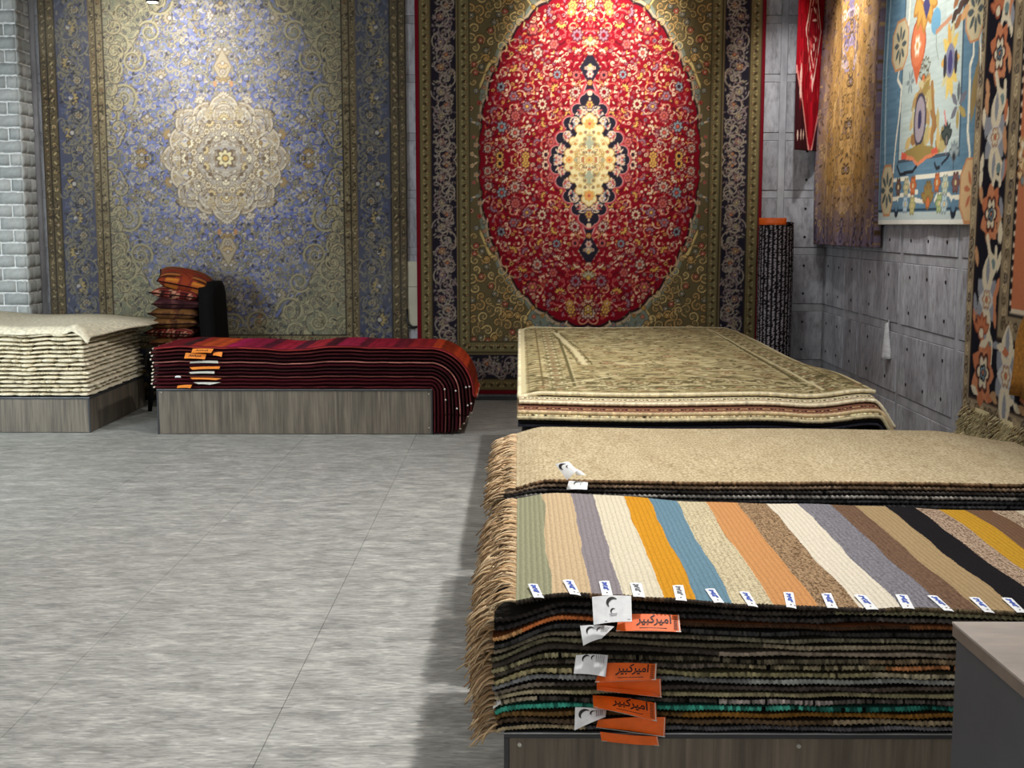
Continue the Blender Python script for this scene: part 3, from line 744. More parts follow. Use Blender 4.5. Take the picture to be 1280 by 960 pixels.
# ---- the red medallion hanging
def paint_red():
    hw, hh, R = 1.475, 2.01, 290
    c = Cv(-hw, 0, -hh, 0, R, (0, 0, 0)); X, Y = c.full(); d = np.minimum(X + hw, Y + hh)
    red, navy, olive, ggrn = (126, 14, 28), (36, 32, 42), (98, 86, 58), (116, 122, 108)
    pink, cream, yel, sal, lil, sky = (184, 92, 86), (214, 184, 150), (204, 158, 78), (186, 84, 68), (140, 106, 116), (124, 138, 142)
    dkr, brn = (84, 14, 24), (70, 52, 36)
    c.a[:] = ggrn
    t = np.arctan2(Y / 1.4, X / .93); rad = np.hypot(X / .93, Y / 1.40) / (1 + .018 * np.abs(np.sin(t * 16)))
    c.a[rad < 1] = red; c.a[np.abs(rad - 1) < .008] = (48, 24, 28); c.a[np.abs(rad - 1.018) < .008] = (176, 150, 120)
    fld = lambda x, y: x > -1.01 and y > -1.545
    el = lambda x, y: (x / .93) ** 2 + (y / 1.40) ** 2
    corner = lambda x, y: fld(x, y) and el(x, y) > 1.06
    # olive arabesque in the corners: pale scalloped outline
    r2 = np.hypot((X + 1.01) / .54, (Y + 1.545) / .90); lob = 1 + .12 * np.sin(np.arctan2(Y + 1.545, X + 1.01) * 13)
    cm = (r2 < lob) & (rad > 1.05); c.a[cm] = olive; c.a[(np.abs(r2 - lob) < .022) & (rad > 1.04)] = (204, 176, 112); c.a[(np.abs(r2 - lob - .03) < .008) & (rad > 1.03)] = brn
    c.a[(X < -.93) & (rad > 1)] = olive
    for x, y in scatter(corner, -1.01, 0.02, -1.545, 0, 2600, .058):
        oliv = math.hypot((x + 1.01) / .54, (y + 1.545) / .90) < 1
        if oliv:
            r = rng.uniform(.03, .06); a = rng.uniform(0, 6); dd = pick([1, -1])
            c.spiral(x, y, r, 1.3, a, .013, pick([(206, 178, 118), (190, 150, 92), (176, 148, 96)]), dd, 14); c.spiral(x, y, r + .008, 1.3, a, .005, (58, 44, 32), dd, 14)
            if rng.random() < .35: c.flower(x, y, .03, 6, pick([sal, (176, 92, 66), ggrn, yel]), (58, 44, 34), cream)
        else:
            c.flower(x, y, rng.uniform(.018, .03), 5, pick([cream, (198, 150, 120), sky, yel, sal]), pick([brn, (90, 96, 86)]), pick([sal, yel, dkr]))
            c.leaf(x + .03, y + .02, .05, .014, rng.uniform(0, 6), pick([(90, 84, 62), cream, (160, 130, 90)]))
    # red field, very dense
    ins = lambda x, y: el(x, y) < .955
    for x, y in scatter(ins, -.95, .05, -1.4, .05, 900, .095):
        c.spiral(x, y, rng.uniform(.05, .08), rng.uniform(.8, 1.3), rng.uniform(0, 6), .009, pick([pink, sal, (214, 160, 120), dkr, cream]), pick([1, -1]), 14)
    for x, y in scatter(ins, -.95, .02, -1.4, .02, 9000, .034):
        k = rng.random(); a = rng.uniform(0, 6.28)
        if k < .42:
            c.leaf(x, y, rng.uniform(.03, .05), .015, a, pick([pink, cream, sal, dkr, (214, 160, 130), lil, (60, 20, 26)])); c.leaf(x + .012, y - .008, .034, .012, a + 1.2, pick([cream, pink, yel, dkr]))
        elif k < .92: c.flower(x, y, rng.uniform(.015, .024), 5, pick([cream, pink, (226, 188, 150), sal, yel, lil, (190, 150, 140)]), pick([dkr, (96, 40, 40), red]), pick([red, yel, sal, navy]), a)
        else: c.ell(x, y, .012, .012, cream)
    for x, y in scatter(lambda x, y: el(x, y) < .88, -.95, 0.0, -1.4, 0, 1500, .115):
        k = rng.random(); r = rng.uniform(.040, .056)
        if k < .6: c.flower(x, y, r, int(rng.integers(6, 10)), pick([yel, cream, sky, lil, pink, (186, 160, 140)]), (92, 34, 38), pick([red, navy, sal, yel]), rng.uniform(0, 1), 1.1)
        else: c.palmette(x, y, r, rng.uniform(0, 6.28), pick([cream, yel, lil]), dkr, sal)
    # central medallion
    def scallop(rx, ry, r, col, n=7, p=1.3):
        c.a[(np.abs(X) / rx) ** p + (np.abs(Y) / ry) ** p < 1] = col
        for k in range(n):
            a = PI / 2 * (k + .02) / (n - 1 + .04); c.ell(-rx * math.cos(a) ** (2 / p), -ry * math.sin(a) ** (2 / p), r, r, col)
    for l_, w_, col in ((.40, .17, (168, 60, 66)), (.36, .13, (196, 136, 128)), (.34, .105, navy)): c.leaf(0, -.50, l_, w_, PI / 2, col)
    scallop(.29, .52, .068, (168, 60, 66)); scallop(.29, .52, .056, (196, 136, 128)); scallop(.29, .52, .049, navy)
    for k in range(6):
        tt = PI + (k + .35) * PI / 2 / 5.6
        x, y = .255 * np.sign(math.cos(tt)) * abs(math.cos(tt)) ** 1.5, .44 * np.sign(math.sin(tt)) * abs(math.sin(tt)) ** 1.5
        c.flower(x, y, .036, 6, pick([cream, pink, (222, 196, 180)]), (96, 80, 96), pick([sal, yel])); c.spiral(x, y, .05, .8, k, .009, cream, 1, 12)
    for k in range(26):
        tt = PI + rng.uniform(0, PI / 2); f = rng.uniform(.82, 1.0)
        x, y = .30 * f * -abs(math.cos(tt)) ** 1.6, .52 * f * -abs(math.sin(tt)) ** 1.6
        c.leaf(x, y, .035, .013, rng.uniform(0, 6), pick([cream, pink, sky, (206, 180, 160)])); c.ell(x + .012, y + .012, .010, .010, pick([pink, cream]))
    scallop(.19, .355, .040, (176, 132, 76), 6); scallop(.19, .355, .031, (222, 204, 152), 6); scallop(.10, .19, .034, (186, 160, 104), 5); scallop(.10, .19, .026, (158, 160, 134), 5)
    for k in range(34):
        x, y = -abs(rng.normal(0, .09)), -abs(rng.normal(0, .16))
        if (abs(x) / .2) ** 1.15 + (abs(y) / .37) ** 1.15 > .95: continue
        c.spiral(x, y, .03, 1.1, k, .006, pick([(236, 222, 170), (190, 150, 80), (222, 200, 140)]), 1, 12); c.flower(x, y, .016, 5, pick([(238, 222, 170), yel, ggrn, sal]), (150, 116, 70), pick([yel, sal]))
    c.flower(0, 0, .04, 8, yel, (210, 190, 130), sal); c.flower(0, -.30, .05, 8, (222, 150, 88), yel, sal); c.flower(-.17, 0, .035, 8, (222, 150, 88), yel, sal)
    c.flower(0, -.46, .04, 6, yel, (90, 60, 60), sal); c.ell(0, -.555, .022, .022, cream)
    # pendants
    c.a[(np.abs(X) / .08 + np.abs(Y + .76) / .135) < 1.1] = navy
    c.palmette(0, -.78, .05, PI / 2, cream, ggrn, yel); c.flower(0, -.71, .035, 6, cream, lil, sal); c.flower(-.035, -.76, .02, 5, cream, navy, sal)
    c.flower(0, -.64, .03, 6, yel, dkr, cream); c.palmette(0, -1.0, .07, PI / 2, (170, 160, 130), (110, 90, 60), yel); c.palmette(0, -1.18, .05, -PI / 2, cream, dkr, sal)
    c.flower(0, -1.27, .045, 7, yel, brn, cream); c.flower(-.16, -1.22, .04, 7, yel, (150, 90, 60), cream); c.palmette(0, -.90, .04, PI / 2, cream, dkr, sal)
    # borders
    bands = [(0, .034, (112, 18, 30)), (.034, .042, (60, 44, 34)), (.042, .128, (112, 100, 68)), (.128, .138, (64, 52, 38)), (.138, .345, navy), (.345, .355, (120, 104, 72)),
             (.355, .372, (72, 62, 44)), (.372, .452, (114, 104, 72)), (.452, .466, (76, 66, 46))]
    for a, b_, col in bands: c.a[(d >= a) & (d < b_)] = col
    for dist, step in ((.085, .062), (.412, .062)):
        for k in range(33):
            s_ = (k + .5) * step
            for i, (x, y) in enumerate(((-hw + dist, -s_), (-s_, -hh + dist))):
                if (i == 0 and y < -hh + dist - .01) or (i == 1 and x < -hw + dist - .01): continue
                a = (0 if i else PI / 2) + (.7 if k % 2 else -.7)
                c.leaf(x, y, .07, .016, a, (176, 158, 110)); c.leaf(x, y, .04, .028, a + PI / 2, (66, 56, 38)); c.flower(x + (.02 if i == 0 else 0), y + (.02 if i else 0), .014, 5, (168, 130, 84), (60, 46, 34), (190, 170, 120))
    for k in range(20):
        s_ = .05 + k * .103
        for i in (0, 1):
            x, y = (-hw + .241 + .022 * (-1) ** k, -s_) if i == 0 else (-s_, -hh + .241 + .022 * (-1) ** k)
            if (i == 0 and y < -hh + .17) or (i == 1 and x < -hw + .17): continue
            vc = pick([(150, 136, 126), (136, 120, 118), (164, 150, 130)])
            c.spiral(x, y, .085, 1.5, k * 1.9, .010, vc, (-1) ** k, 22)
            c.spiral(x + .03, y - .05, .05, 1.3, k * 1.2, .008, vc, (-1) ** (k + 1), 16)
            if k % 2: c.flower(x, y, .042, 7, pick([(150, 110, 100), (164, 120, 84), (132, 110, 118), (150, 140, 112)]), (58, 46, 56), (190, 160, 110))
            elif k % 4 == 0: c.palmette(x, y, .055, PI / 2, (160, 140, 116), (60, 46, 54), (176, 110, 70))
            for _ in range(34):
                xx, yy = x + rng.uniform(-.10, .10), y + rng.uniform(-.09, .09)
                if .15 < min(xx + hw, yy + hh) < .335: c.leaf(xx, yy, .034, .012, rng.uniform(0, 6), pick([(150, 138, 128), (128, 112, 112), (140, 130, 110), (120, 96, 90)]))
    return mirror4(c.a)

place_back = lambda xc: (lambda U, Z, D: np.stack([U + xc, np.full_like(U, YB - .03) - np.abs(D), Z], -1))
hang('wall_rug', paint_blue(), -1.545, 1.545, .035, 4.135, place_back(-2.515), (140, 140), (0, .012, 0), M['pile'],
     'large periwinkle blue rug with round pale medallion hanging on the back wall', wave=.005)
hang('wall_rug', paint_red(), -1.475, 1.475, .06, 4.08, place_back(.588), (144, 144), (0, .012, 0), M['pile'],
     'large crimson red oval medallion rug with dark navy border hanging on the back wall', wave=.005)

# ------------------------------------------------------------------ hangings on the right wall
XW = XR - .035
def uv_of(xw, y_left):
    def f(px, py):
        p = at(px, py, x=xw); return y_left - p[1], p[2]
    return f
# gold faded rug
def paint_gold():
    W_, z0, z1 = 1.70, 1.36, 4.2; c = Cv(0, W_, z0, z1, 170, (0, 0, 0)); X, Y = c.full()
    e = np.minimum(X, W_ - X) / (W_ / 2); v = Y - z0
    q = np.clip(e * 2.6, 0, 1) * np.clip(v / .50, 0, 1)
    gold, pur, dk = np.array((172, 132, 78)), np.array((112, 98, 116)), (74, 56, 38)
    c.a[:] = pur + (gold - pur) * q[..., None]
    n = rng.normal(0, 1, (c.H // 40 + 2, c.W // 8 + 2)); n = np.repeat(np.repeat(n, 40, 0), 8, 1)[:c.H, :c.W, None]; c.a += n * 9
    for x, y in scatter(lambda x, y: True, 0, W_ / 2, z0, z1, 6000, .055):
        col = pick([(96, 74, 48), (128, 98, 58), (190, 156, 104), (110, 92, 98), dk, (150, 116, 68)]); a = rng.uniform(0, 6)
        for xx, s_ in ((x, 1), (W_ - x, -1)):
            if y % .3 < .17: c.spiral(xx, y, .04, 1.1, a if s_ > 0 else PI - a, .010, col, s_, 10)
            else: c.leaf(xx, y, .07, .02, a if s_ > 0 else PI - a, col)
    for zc in (1.95, 2.3, 2.62, 2.95, 3.3):
        r = .09 if zc < 2.7 else .15
        for s_ in (1, -1): c.spiral(W_ / 2 + s_ * r * .4, zc, r * .5, 1.4, PI / 2, .014, (104, 92, 122) if zc > 2.7 else dk, s_, 20)
        c.flower(W_ / 2, zc, r * .35, 6, (176, 150, 128), dk, (120, 100, 130))
    for k in range(70):
        x, y = abs(rng.normal(0, .12)), rng.uniform(2.72, 3.9)
        for s_ in (1, -1): c.spiral(W_ / 2 + s_ * x, y, .05, 1.1, k if s_ > 0 else PI - k, .016, [(150, 134, 160), (116, 102, 132), (190, 170, 160), (96, 80, 84)][k % 4], s_, 12)
    for k in range(9):
        for y in (z0 + .07, z0 + .17): c.ell((k + .5) * W_ / 9, y, .03, .05, (66, 60, 84), .6)
    return c.a
def place_right(x, y_left, lean=0.0, zt=4.2):
    return lambda U, Z, D: np.stack([np.full_like(U, x) - np.abs(D) - lean * (zt - Z), y_left - U, Z], -1)
hang('wall_rug', paint_gold(), 0, 1.70, 1.36, 4.2, place_right(XW, 10.68, .012), (70, 130), (.012, 0, 0), M['pile_oblique'],
     'faded golden brown rug with purplish edges hanging on the right wall beside the corner', wave=.02)

# pale blue village rug
def paint_pale():
    W_, z0, z1 = 1.88, 1.525, 4.2; c = Cv(0, W_, z0, z1, 190, (0, 0, 0)); X, Y = c.full()
    g = uv_of(XW, 8.99)
    aqua, blu, cream, tan, dk, olv, org, och = (184, 196, 190), (98, 130, 150), (232, 226, 206), (206, 172, 128), (58, 54, 58), (150, 128, 74), (206, 116, 70), (204, 156, 80)
    c.a[:] = aqua; n = rng.normal(0, 1, (c.H // 3 + 1, c.W // 30 + 1)); n = np.repeat(np.repeat(n, 3, 0), 30, 1)[:c.H, :c.W, None]; c.a += n * 4
    v = Y - z0; bl = (X < .42) | (X > W_ - .30) | (v < .42)
    c.a[bl] = blu; c.a += n * bl[..., None] * 4
    for xx in (.42, W_ - .30): c.a[(np.abs(X - xx) < .012) & (v > .40)] = (70, 84, 96)
    c.a[(np.abs(v - .42) < .012) & (X > .42) & (X < W_ - .30)] = (70, 84, 96)
    c.a[(X < .03) | (X > W_ - .05)] = (150, 170, 178); c.a[v < .085] = (188, 200, 196); c.a[(v > .09) & (v < .103)] = (52, 70, 84); c.a[v < .03] = (226, 224, 212)
    G = lambda P: [g(*p) for p in P]
    # angular cream vines of the border
    vl = G([(1139, 0), (1137, 30), (1133, 40), (1135, 60), (1131, 82), (1126, 86), (1124, 100), (1129, 110), (1127, 140), (1122, 180), (1119, 215)])
    c.line(vl, .030, cream); c.line(G([(1116, 0), (1114, 40), (1112, 90), (1111, 150), (1110, 215)]), .02, (176, 196, 200))
    for P in ([(1217, 0), (1215, 30), (1219, 42), (1218, 70), (1214, 82), (1212, 130), (1210, 165), (1212, 190), (1211, 215)], [(1228, 36), (1227, 55), (1229, 60), (1226, 95), (1222, 105), (1220, 120)]):
        c.line(G(P), .030, cream)
    c.line(G([(1219, 192), (1224, 196), (1224, 204)]), .025, cream)
    c.line(G([(1116, 226), (1138, 223), (1143, 240), (1150, 240)]), .03, cream); c.line(G([(1148, 222), (1172, 219), (1202, 215)]), .03, cream)
    c.line(G([(1114, 249), (1124, 248), (1128, 244), (1142, 244), (1148, 250), (1156, 252)]), .028, cream); c.line(G([(1170, 250), (1174, 243), (1188, 243), (1191, 248), (1202, 246)]), .028, cream)
    c.line(G([(1126, 246), (1123, 262)]), .02, cream); c.line(G([(1190, 246), (1193, 262)]), .02, cream)
    for px, py in ((1123, 263), (1193, 263)): u, z = g(px, py); c.ell(u, z, .05, .05, (40, 46, 58)); c.ell(u, z + .03, .04, .04, blu)
    # octagon medallions of the border
    for px, py, ru, rz in ((1127, 57, .17, .17), (1213, 238, .16, .19), (1112, 238, .12, .18), (1222, 14, .15, .17)):
        u, z = g(px, py); oc = [(u + ru * a, z + rz * b_) for a, b_ in ((-.5, 1), (.5, 1), (1, .5), (1, -.5), (.5, -1), (-.5, -1), (-1, -.5), (-1, .5))]
        c.poly(oc, (196, 140, 96)); c.poly([(u + (a - u) * .9, z + (b_ - z) * .9) for a, b_ in oc], (200, 186, 150) if px != 1213 else tan)
        if px == 1213:
            for k in range(6): c.leaf(u + .06 * math.cos(k), z + .08 * math.sin(k), .09, .035, k, (180, 110, 80))
        else:
            for k in range(8): a = k * PI / 4; c.leaf(u + .08 * math.cos(a), z + .08 * math.sin(a), .10, .04, a, (84, 92, 92))
    # bottom border flowers
    for px, py, cc in ((1126, 234, (110, 84, 74)), (1136, 234, (196, 188, 150)), (1145, 232, org), (1161, 238, olv), (1173, 228, org), (1183, 231, (190, 200, 180)), (1196, 228, (130, 92, 88)), (1135, 255, (176, 196, 206)), (1144, 257, (200, 190, 130)), (1176, 254, (176, 190, 130)), (1182, 255, (186, 204, 206))):
        u, z = g(px, py); c.flower(u, z, .07, 6, cc, tuple(np.array(cc) * .75), (220, 200, 150), 0, 1.0)
    u, z = g(1161, 243); c.palmette(u, z - .05, .13, PI / 2, olv, (140, 100, 60), org)
    # field
    u, z = g(1149, 60); c.ell(u, z + .02, .155, .16, (170, 84, 56)); c.poly([(u - .14, z - .05), (u + .14, z - .05), (u + .02, z - .24)], (200, 104, 68)); c.ell(u, z + .02, .135, .14, (214, 122, 82)); c.flower(u, z + .01, .08, 6, cream, (224, 170, 130), och)
    u, z = g(1158, 10); c.palmette(u, z + .1, .26, -PI / 2, och, (176, 126, 66), cream); c.poly([(u - .03, z + .02), (u + .03, z + .08), (u + .09, z), (u + .03, z - .08)], (74, 70, 110))
    u, z = g(1171, 27); c.ell(u, z, .10, .08, (112, 160, 186)); c.line(G([(1171, 35), (1171, 60), (1174, 75)]), .012, (140, 150, 140))
    c.line(G([(1171, 41), (1180, 33), (1192, 22)]), .03, (190, 140, 110))
    u, z = g(1202, 18)
    for i in range(3):
        for j in range(3): c.leaf(u + (i - 1) * .10 + j * .03, z + (j - 1) * .08 + i * .035, .14, .06, .5, pick([(72, 58, 52), (150, 104, 70), (206, 160, 110), (84, 66, 58)]))
    u, z = g(1190, 76)
    for k in range(10): a = k * PI / 5; c.leaf(u + .09 * math.cos(a), z + .15 * math.sin(a), .18, .07, a, pick([(214, 186, 104), (206, 160, 84), (196, 186, 140)]))
    c.ell(u, z, .09, .10, (130, 130, 150)); c.ell(u, z - .01, .045, .07, (70, 66, 110)); c.ell(u - .1, z - .02, .03, .07, dk); c.ell(u + .11, z - .02, .03, .07, dk)
    # the tree vase
    for px, py in ((1158, 88), (1156, 98)): u, z = g(px, py); c.palmette(u, z, .09, PI / 2, (170, 180, 170), (90, 80, 60), org)
    for k in range(46):
        s_ = rng.random(); px = 1157 + (rng.random() - .5) * (8 + 50 * s_); py = 102 + 84 * s_; u, z = g(px, py)
        c.leaf(u, z, .15, .07, rng.uniform(0, 6), pick([olv, (170, 140, 92), (196, 182, 140), (150, 110, 70), (178, 162, 110), (200, 170, 110)]))
    u, z = g(1152, 150); c.ell(u, z, .105, .17, (66, 62, 74)); c.ell(u, z, .085, .145, (156, 144, 150)); c.ell(u, z, .03, .06, (60, 56, 84))
    c.line(G([(1165, 105), (1167, 140), (1165, 178)]), .05, (158, 118, 70))
    c.poly(G([(1130, 192), (1140, 186), (1152, 181), (1166, 183), (1173, 188), (1160, 196), (1151, 206), (1142, 198)]), olv)
    c.line(G([(1130, 197), (1144, 198), (1150, 206), (1158, 197), (1173, 190)]), .025, (214, 130, 92)); c.poly(G([(1130, 190), (1136, 192), (1136, 199), (1130, 200)]), (206, 92, 72)); c.poly(G([(1164, 188), (1172, 183), (1174, 190), (1165, 193)]), (206, 92, 72))
    # black angular stems, tulip, stars
    c.line(G([(1124, 208), (1128, 218), (1144, 215), (1149, 208)]), .022, (40, 44, 50)); c.line(G([(1169, 204), (1172, 211), (1176, 209)]), .022, (40, 44, 50)); c.line(G([(1179, 205), (1186, 197), (1190, 190)]), .018, (40, 44, 50))
    u, z = g(1185, 166); c.palmette(u, z - .04, .11, PI / 2, (70, 78, 74), (44, 50, 52), (90, 100, 90)); c.line(G([(1185, 172), (1184, 192)]), .012, (180, 130, 140)); c.line(G([(1184, 156), (1182, 140)]), .02, (206, 120, 110))
    u, z = g(1194, 196); c.palmette(u, z, .10, PI / 2, (150, 160, 160), (110, 124, 128), dk); c.line(G([(1194, 200), (1193, 212)]), .012, dk)
    u, z = g(1200, 132)
    for k in range(6): a = k * PI / 3 + .5; c.leaf(u + .08 * math.cos(a), z + .08 * math.sin(a), .13, .05, a, pick([(112, 112, 120), (170, 150, 90), (96, 104, 104)]))
    u, z = g(1140, 103)
    for k in range(6): a = k * PI / 3; c.leaf(u + .05 * math.cos(a), z + .05 * math.sin(a), .08, .03, a, (130, 140, 140))
    u, z = g(1226, 172); c.flower(u, z, .09, 5, (166, 190, 176), (206, 206, 160), (180, 190, 110)); u, z = g(1219, 115); c.leaf(u, z, .35, .10, 1.3, (150, 128, 84)); u, z = g(1224, 200); c.ell(u, z, .04, .08, (36, 44, 60))
    return c.a
hang('wall_rug', paint_pale(), 0, 1.88, 1.525, 4.2, place_right(XW, 8.99), (85, 140), (.012, 0, 0), M['pile_oblique'],
     'pale aqua rug with blue border and tree motif hanging on the right wall', wave=.008)

# navy floral rug, its end border, and its brown fringe
def paint_floral():
    W_, z0, z1 = 1.9, .47, 4.2; c = Cv(0, W_, z0, z1, 180, (0, 0, 0)); X, Y = c.full(); g = uv_of(XW, 7.15)
    navy, beige, org, cream, grey = (26, 26, 36), (156, 140, 114), (196, 120, 84), (226, 214, 186), (150, 152, 160)
    d = np.minimum(X, Y - z0 + 0.02)
    c.a[:] = org
    for a, b_, col in ((0, .10, beige), (.10, .115, (60, 46, 40)), (.115, .46, navy), (.46, .475, (60, 46, 40)), (.475, .60, (146, 130, 104)), (.60, .615, (30, 26, 30)), (.615, .64, (222, 206, 180))): c.a[(d >= a) & (d < b_)] = col
    for k in range(60):
        c.ell(.628, z0 + .62 + k * .06, .014, .02, (40, 34, 34))
    for off in (.05, .54):
        for k in range(60):
            for x, y in ((off, z0 + off + k * .06), (off + k * .06, z0 + off - .02)):
                c.spiral(x, y, .035, 1.2, k, .011, pick([(92, 78, 60), (70, 62, 60), (196, 176, 140)]), (-1) ** k, 10)
    def rosette(u, z, s=1.0):
        for k in range(7): a = k * 2 * PI / 7; c.leaf(u + .07 * s * math.cos(a), z + .10 * s * math.sin(a), .15 * s, .10 * s, a, org if k % 2 else (206, 136, 98))
        c.flower(u, z, .09 * s, 6, cream, (90, 50, 44), navy, 0, 1.2); c.flower(u, z, .045 * s, 5, (120, 140, 150), navy, org)
    def white(u, z, s=1.0):
        for k in range(4): a = k * PI / 2 + PI / 4; c.leaf(u + .09 * s * math.cos(a), z + .07 * s * math.sin(a), .17 * s, .11 * s, a, grey)
        for a in (PI / 2, -PI / 2):
            c.leaf(u, z + .13 * s * math.sin(a), .24 * s, .15 * s, a, cream); c.leaf(u, z + .16 * s * math.sin(a), .16 * s, .05 * s, a, grey)
        c.leaf(u, z, .22 * s, .12 * s, 0, (206, 204, 200)); c.flower(u, z, .06 * s, 6, cream, (170, 130, 100), org)
    def hook(u, z, s_=1):
        c.line([(u - .07, z - .10 * s_), (u - .02, z + .0), (u + .02, z + .11 * s_), (u + .07, z + .06 * s_), (u + .06, z - .04 * s_)], .04, cream); c.line([(u + .06, z - .02), (u - .02, z + .01)], .03, cream); c.ell(u + .03, z + .045 * s_, .03, .03, (120, 140, 140))
    for py, kind in ((14, 'o'), (25, 'h'), (68, 'r'), (116, 'H'), (172, 'w'), (222, 'h'), (268, 'r'), (320, 'H'), (375, 'w'), (418, 'o'), (442, 'h')):
        px = 1252 - py * .04; u, z = .29, g(px, py)[1]
        if kind == 'r': rosette(u, z)
        elif kind == 'w': white(u, z)
        elif kind == 'o': c.palmette(u - .05, z, .12, PI / 2, org, (150, 80, 56), cream)
        else: hook(u + .04, z, 1 if kind == 'h' else -1)
    for k in range(46):
        y = z0 + .5 + rng.uniform(0, 3.2); x = rng.choice([.15, .43]) + rng.uniform(-.02, .02)
        c.leaf(x, y, .13, .05, PI / 2 + rng.uniform(-.4, .4), pick([org, cream, (200, 150, 110), grey, (206, 136, 98)]))
    # bottom border motifs
    rosette(.29, z0 + .24, 1.15); white(.62, z0 + .26, 1.1); rosette(.95, z0 + .24); hook(1.2, z0 + .25); white(1.45, z0 + .26)
    for k in range(26): c.leaf(rng.uniform(.15, 1.8), z0 + rng.choice([.13, .40]) + rng.uniform(-.02, .02), .11, .045, rng.uniform(-.5, .5), pick([cream, org, grey, (190, 150, 110)]))
    # orange field
    for k in range(70):
        u, z = rng.uniform(.68, 1.85), rng.uniform(z0 + .70, 4.1)
        kk = rng.random()
        if kk < .35: c.flower(u, z, .10, 8, cream, (190, 150, 100), pick([(120, 140, 150), navy, org]), 0, 1.2)
        elif kk < .6: c.palmette(u, z, .10, PI / 2, (222, 196, 150), (140, 90, 60), (120, 140, 150))
        else: c.leaf(u, z, .2, .06, rng.uniform(0, 3), pick([(120, 146, 150), (140, 140, 90), cream, (70, 70, 76)]))
    return c.a
fl = hang('wall_rug', paint_floral(), 0, 1.9, .47, 4.2, place_right(XW, 7.15), (90, 130), (.012, 0, 0), M['pile_oblique'],
     'navy bordered floral rug with orange field hanging nearest on the right wall', wave=.006)
def fringe_mb(pts, dirs, length, n_seg, r, pal, spread=.012, curl=.3):
    mb = MB()
    for p, dv in zip(pts, dirs):
        L = length * rng.uniform(.7, 1.15); q = np.array(p, float); P = [q.copy()]
        dd = np.array(dv, float) + rng.normal(0, spread, 3) * 4
        for k in range(n_seg):
            q = q + dd / np.linalg.norm(dd) * L / n_seg; P.append(q.copy())
            dd = dd + np.array((0, 0, -curl)) + rng.normal(0, spread, 3) * 6
        rr = np.linspace(r, r * .45, n_seg + 1)
        base = np.array(pick(pal), float) * rng.uniform(.8, 1.12)
        mb.tube(np.array(P), rr, 4, lin(np.clip(base, 0, 255)))
    return mb
n = 150; ys = np.linspace(7.14, 5.3, n)
mb = fringe_mb([(XW - .01, y, .475) for y in ys], [(-.25, rng.normal(0, .15), -1) for _ in ys], .13, 3, .011, [(128, 98, 66), (106, 80, 54), (150, 120, 84), (90, 68, 48)])
stuff(mb.build('fringe', M['yarn'], fl))

# crimson pointed kilim swung out from the corner
def paint_kilim():
    W_, z0, z1 = .42, 2.14, 4.2; c = Cv(0, W_, z0, z1, 300, (150, 11, 28)); X, Y = c.full(); v = Y - z0
    n = rng.normal(0, 1, (c.H // 30 + 1, c.W // 3 + 1)); c.a *= 1 + np.repeat(np.repeat(n, 30, 0), 3, 1)[:c.H, :c.W, None] * .10
    m_ = W_ / 2; tri = .012 + v * .30; c.a[(np.abs(X - m_) > tri) & (v < 1.0)] = (60, 20, 28)
    c.a[(np.abs(np.abs(X - m_) - tri) < .010) & (v < .72)] = (216, 140, 136)
    for zc in (3.12, 4.05):
        q = np.abs(X - m_) / .125 + np.abs(Y - zc) / .46; c.a[(q < 1) & (q > .86)] = (232, 204, 196); c.a[q < .60] = (130, 14, 30); c.a[(q < .68) & (q > .60)] = (226, 170, 160)
        for k in range(12): c.leaf(m_ + rng.normal(0, .02), zc + rng.uniform(-.2, .2), .07, .02, rng.uniform(0, 3), pick([(232, 204, 196), (110, 16, 30), (216, 120, 110)]))
    for x in (.05, .37):
        for z in (2.62, 2.75, 3.5): c.leaf(x, z, .20, .025, PI / 2, (226, 190, 182))
    c.leaf(m_, 2.68, .12, .022, PI / 2, (226, 190, 182))
    for x in (.03, .07, .11, .33, .37): c.leaf(x, z0 + .12 + x * .1, .10, .018, PI / 2, (226, 200, 190))
    for k in range(60): c.leaf(rng.uniform(.03, .39), z0 + rng.uniform(.3, 1.0), .12, .012, PI / 2, pick([(120, 10, 26), (206, 60, 70), (140, 14, 28)]))
    return c.a
A0, A1 = np.array((2.285, 10.42)), np.array((2.585, 10.71))
du = (A1 - A0) / np.linalg.norm(A1 - A0); nn = np.array((-du[1], du[0]))
def place_k(U, Z, D):
    P = A0 + U[..., None] * du + D[..., None] * nn
    return np.stack([P[..., 0], P[..., 1], Z], -1)
hang('wall_rug', paint_kilim(), 0, .42, 2.14, 4.2, place_k, (180, 150), (-.008, .008, 0), M['pile_oblique'],
     'narrow crimson kilim with diamonds and a pointed end hanging in the corner', wave=.006)
# ochre cloth hanging at the right frame edge
zz = np.linspace(.66, 4.2, 40); uu = np.linspace(0, .5, 14); U, Z = np.meshgrid(uu, zz)
P = np.stack([XW - .055 - .018 * np.sin(U * 40), 6.32 - U + .05 * np.clip((Z - .95) / .3, -1, 0) ** 2 - .30 * np.clip((Z - .98) / .3, 0, 1), Z], -1)
V, F = slab(P, np.array((.008, 0, 0)))
o = mk('hanging_cloth', V, F, plain('ochre_cloth', (172, 116, 44), 0.9, 0.15, 60, bmp=.3), None, None, True); tag(o, 'mustard ochre cloth hanging over the navy floral rug at the right', 'textile')

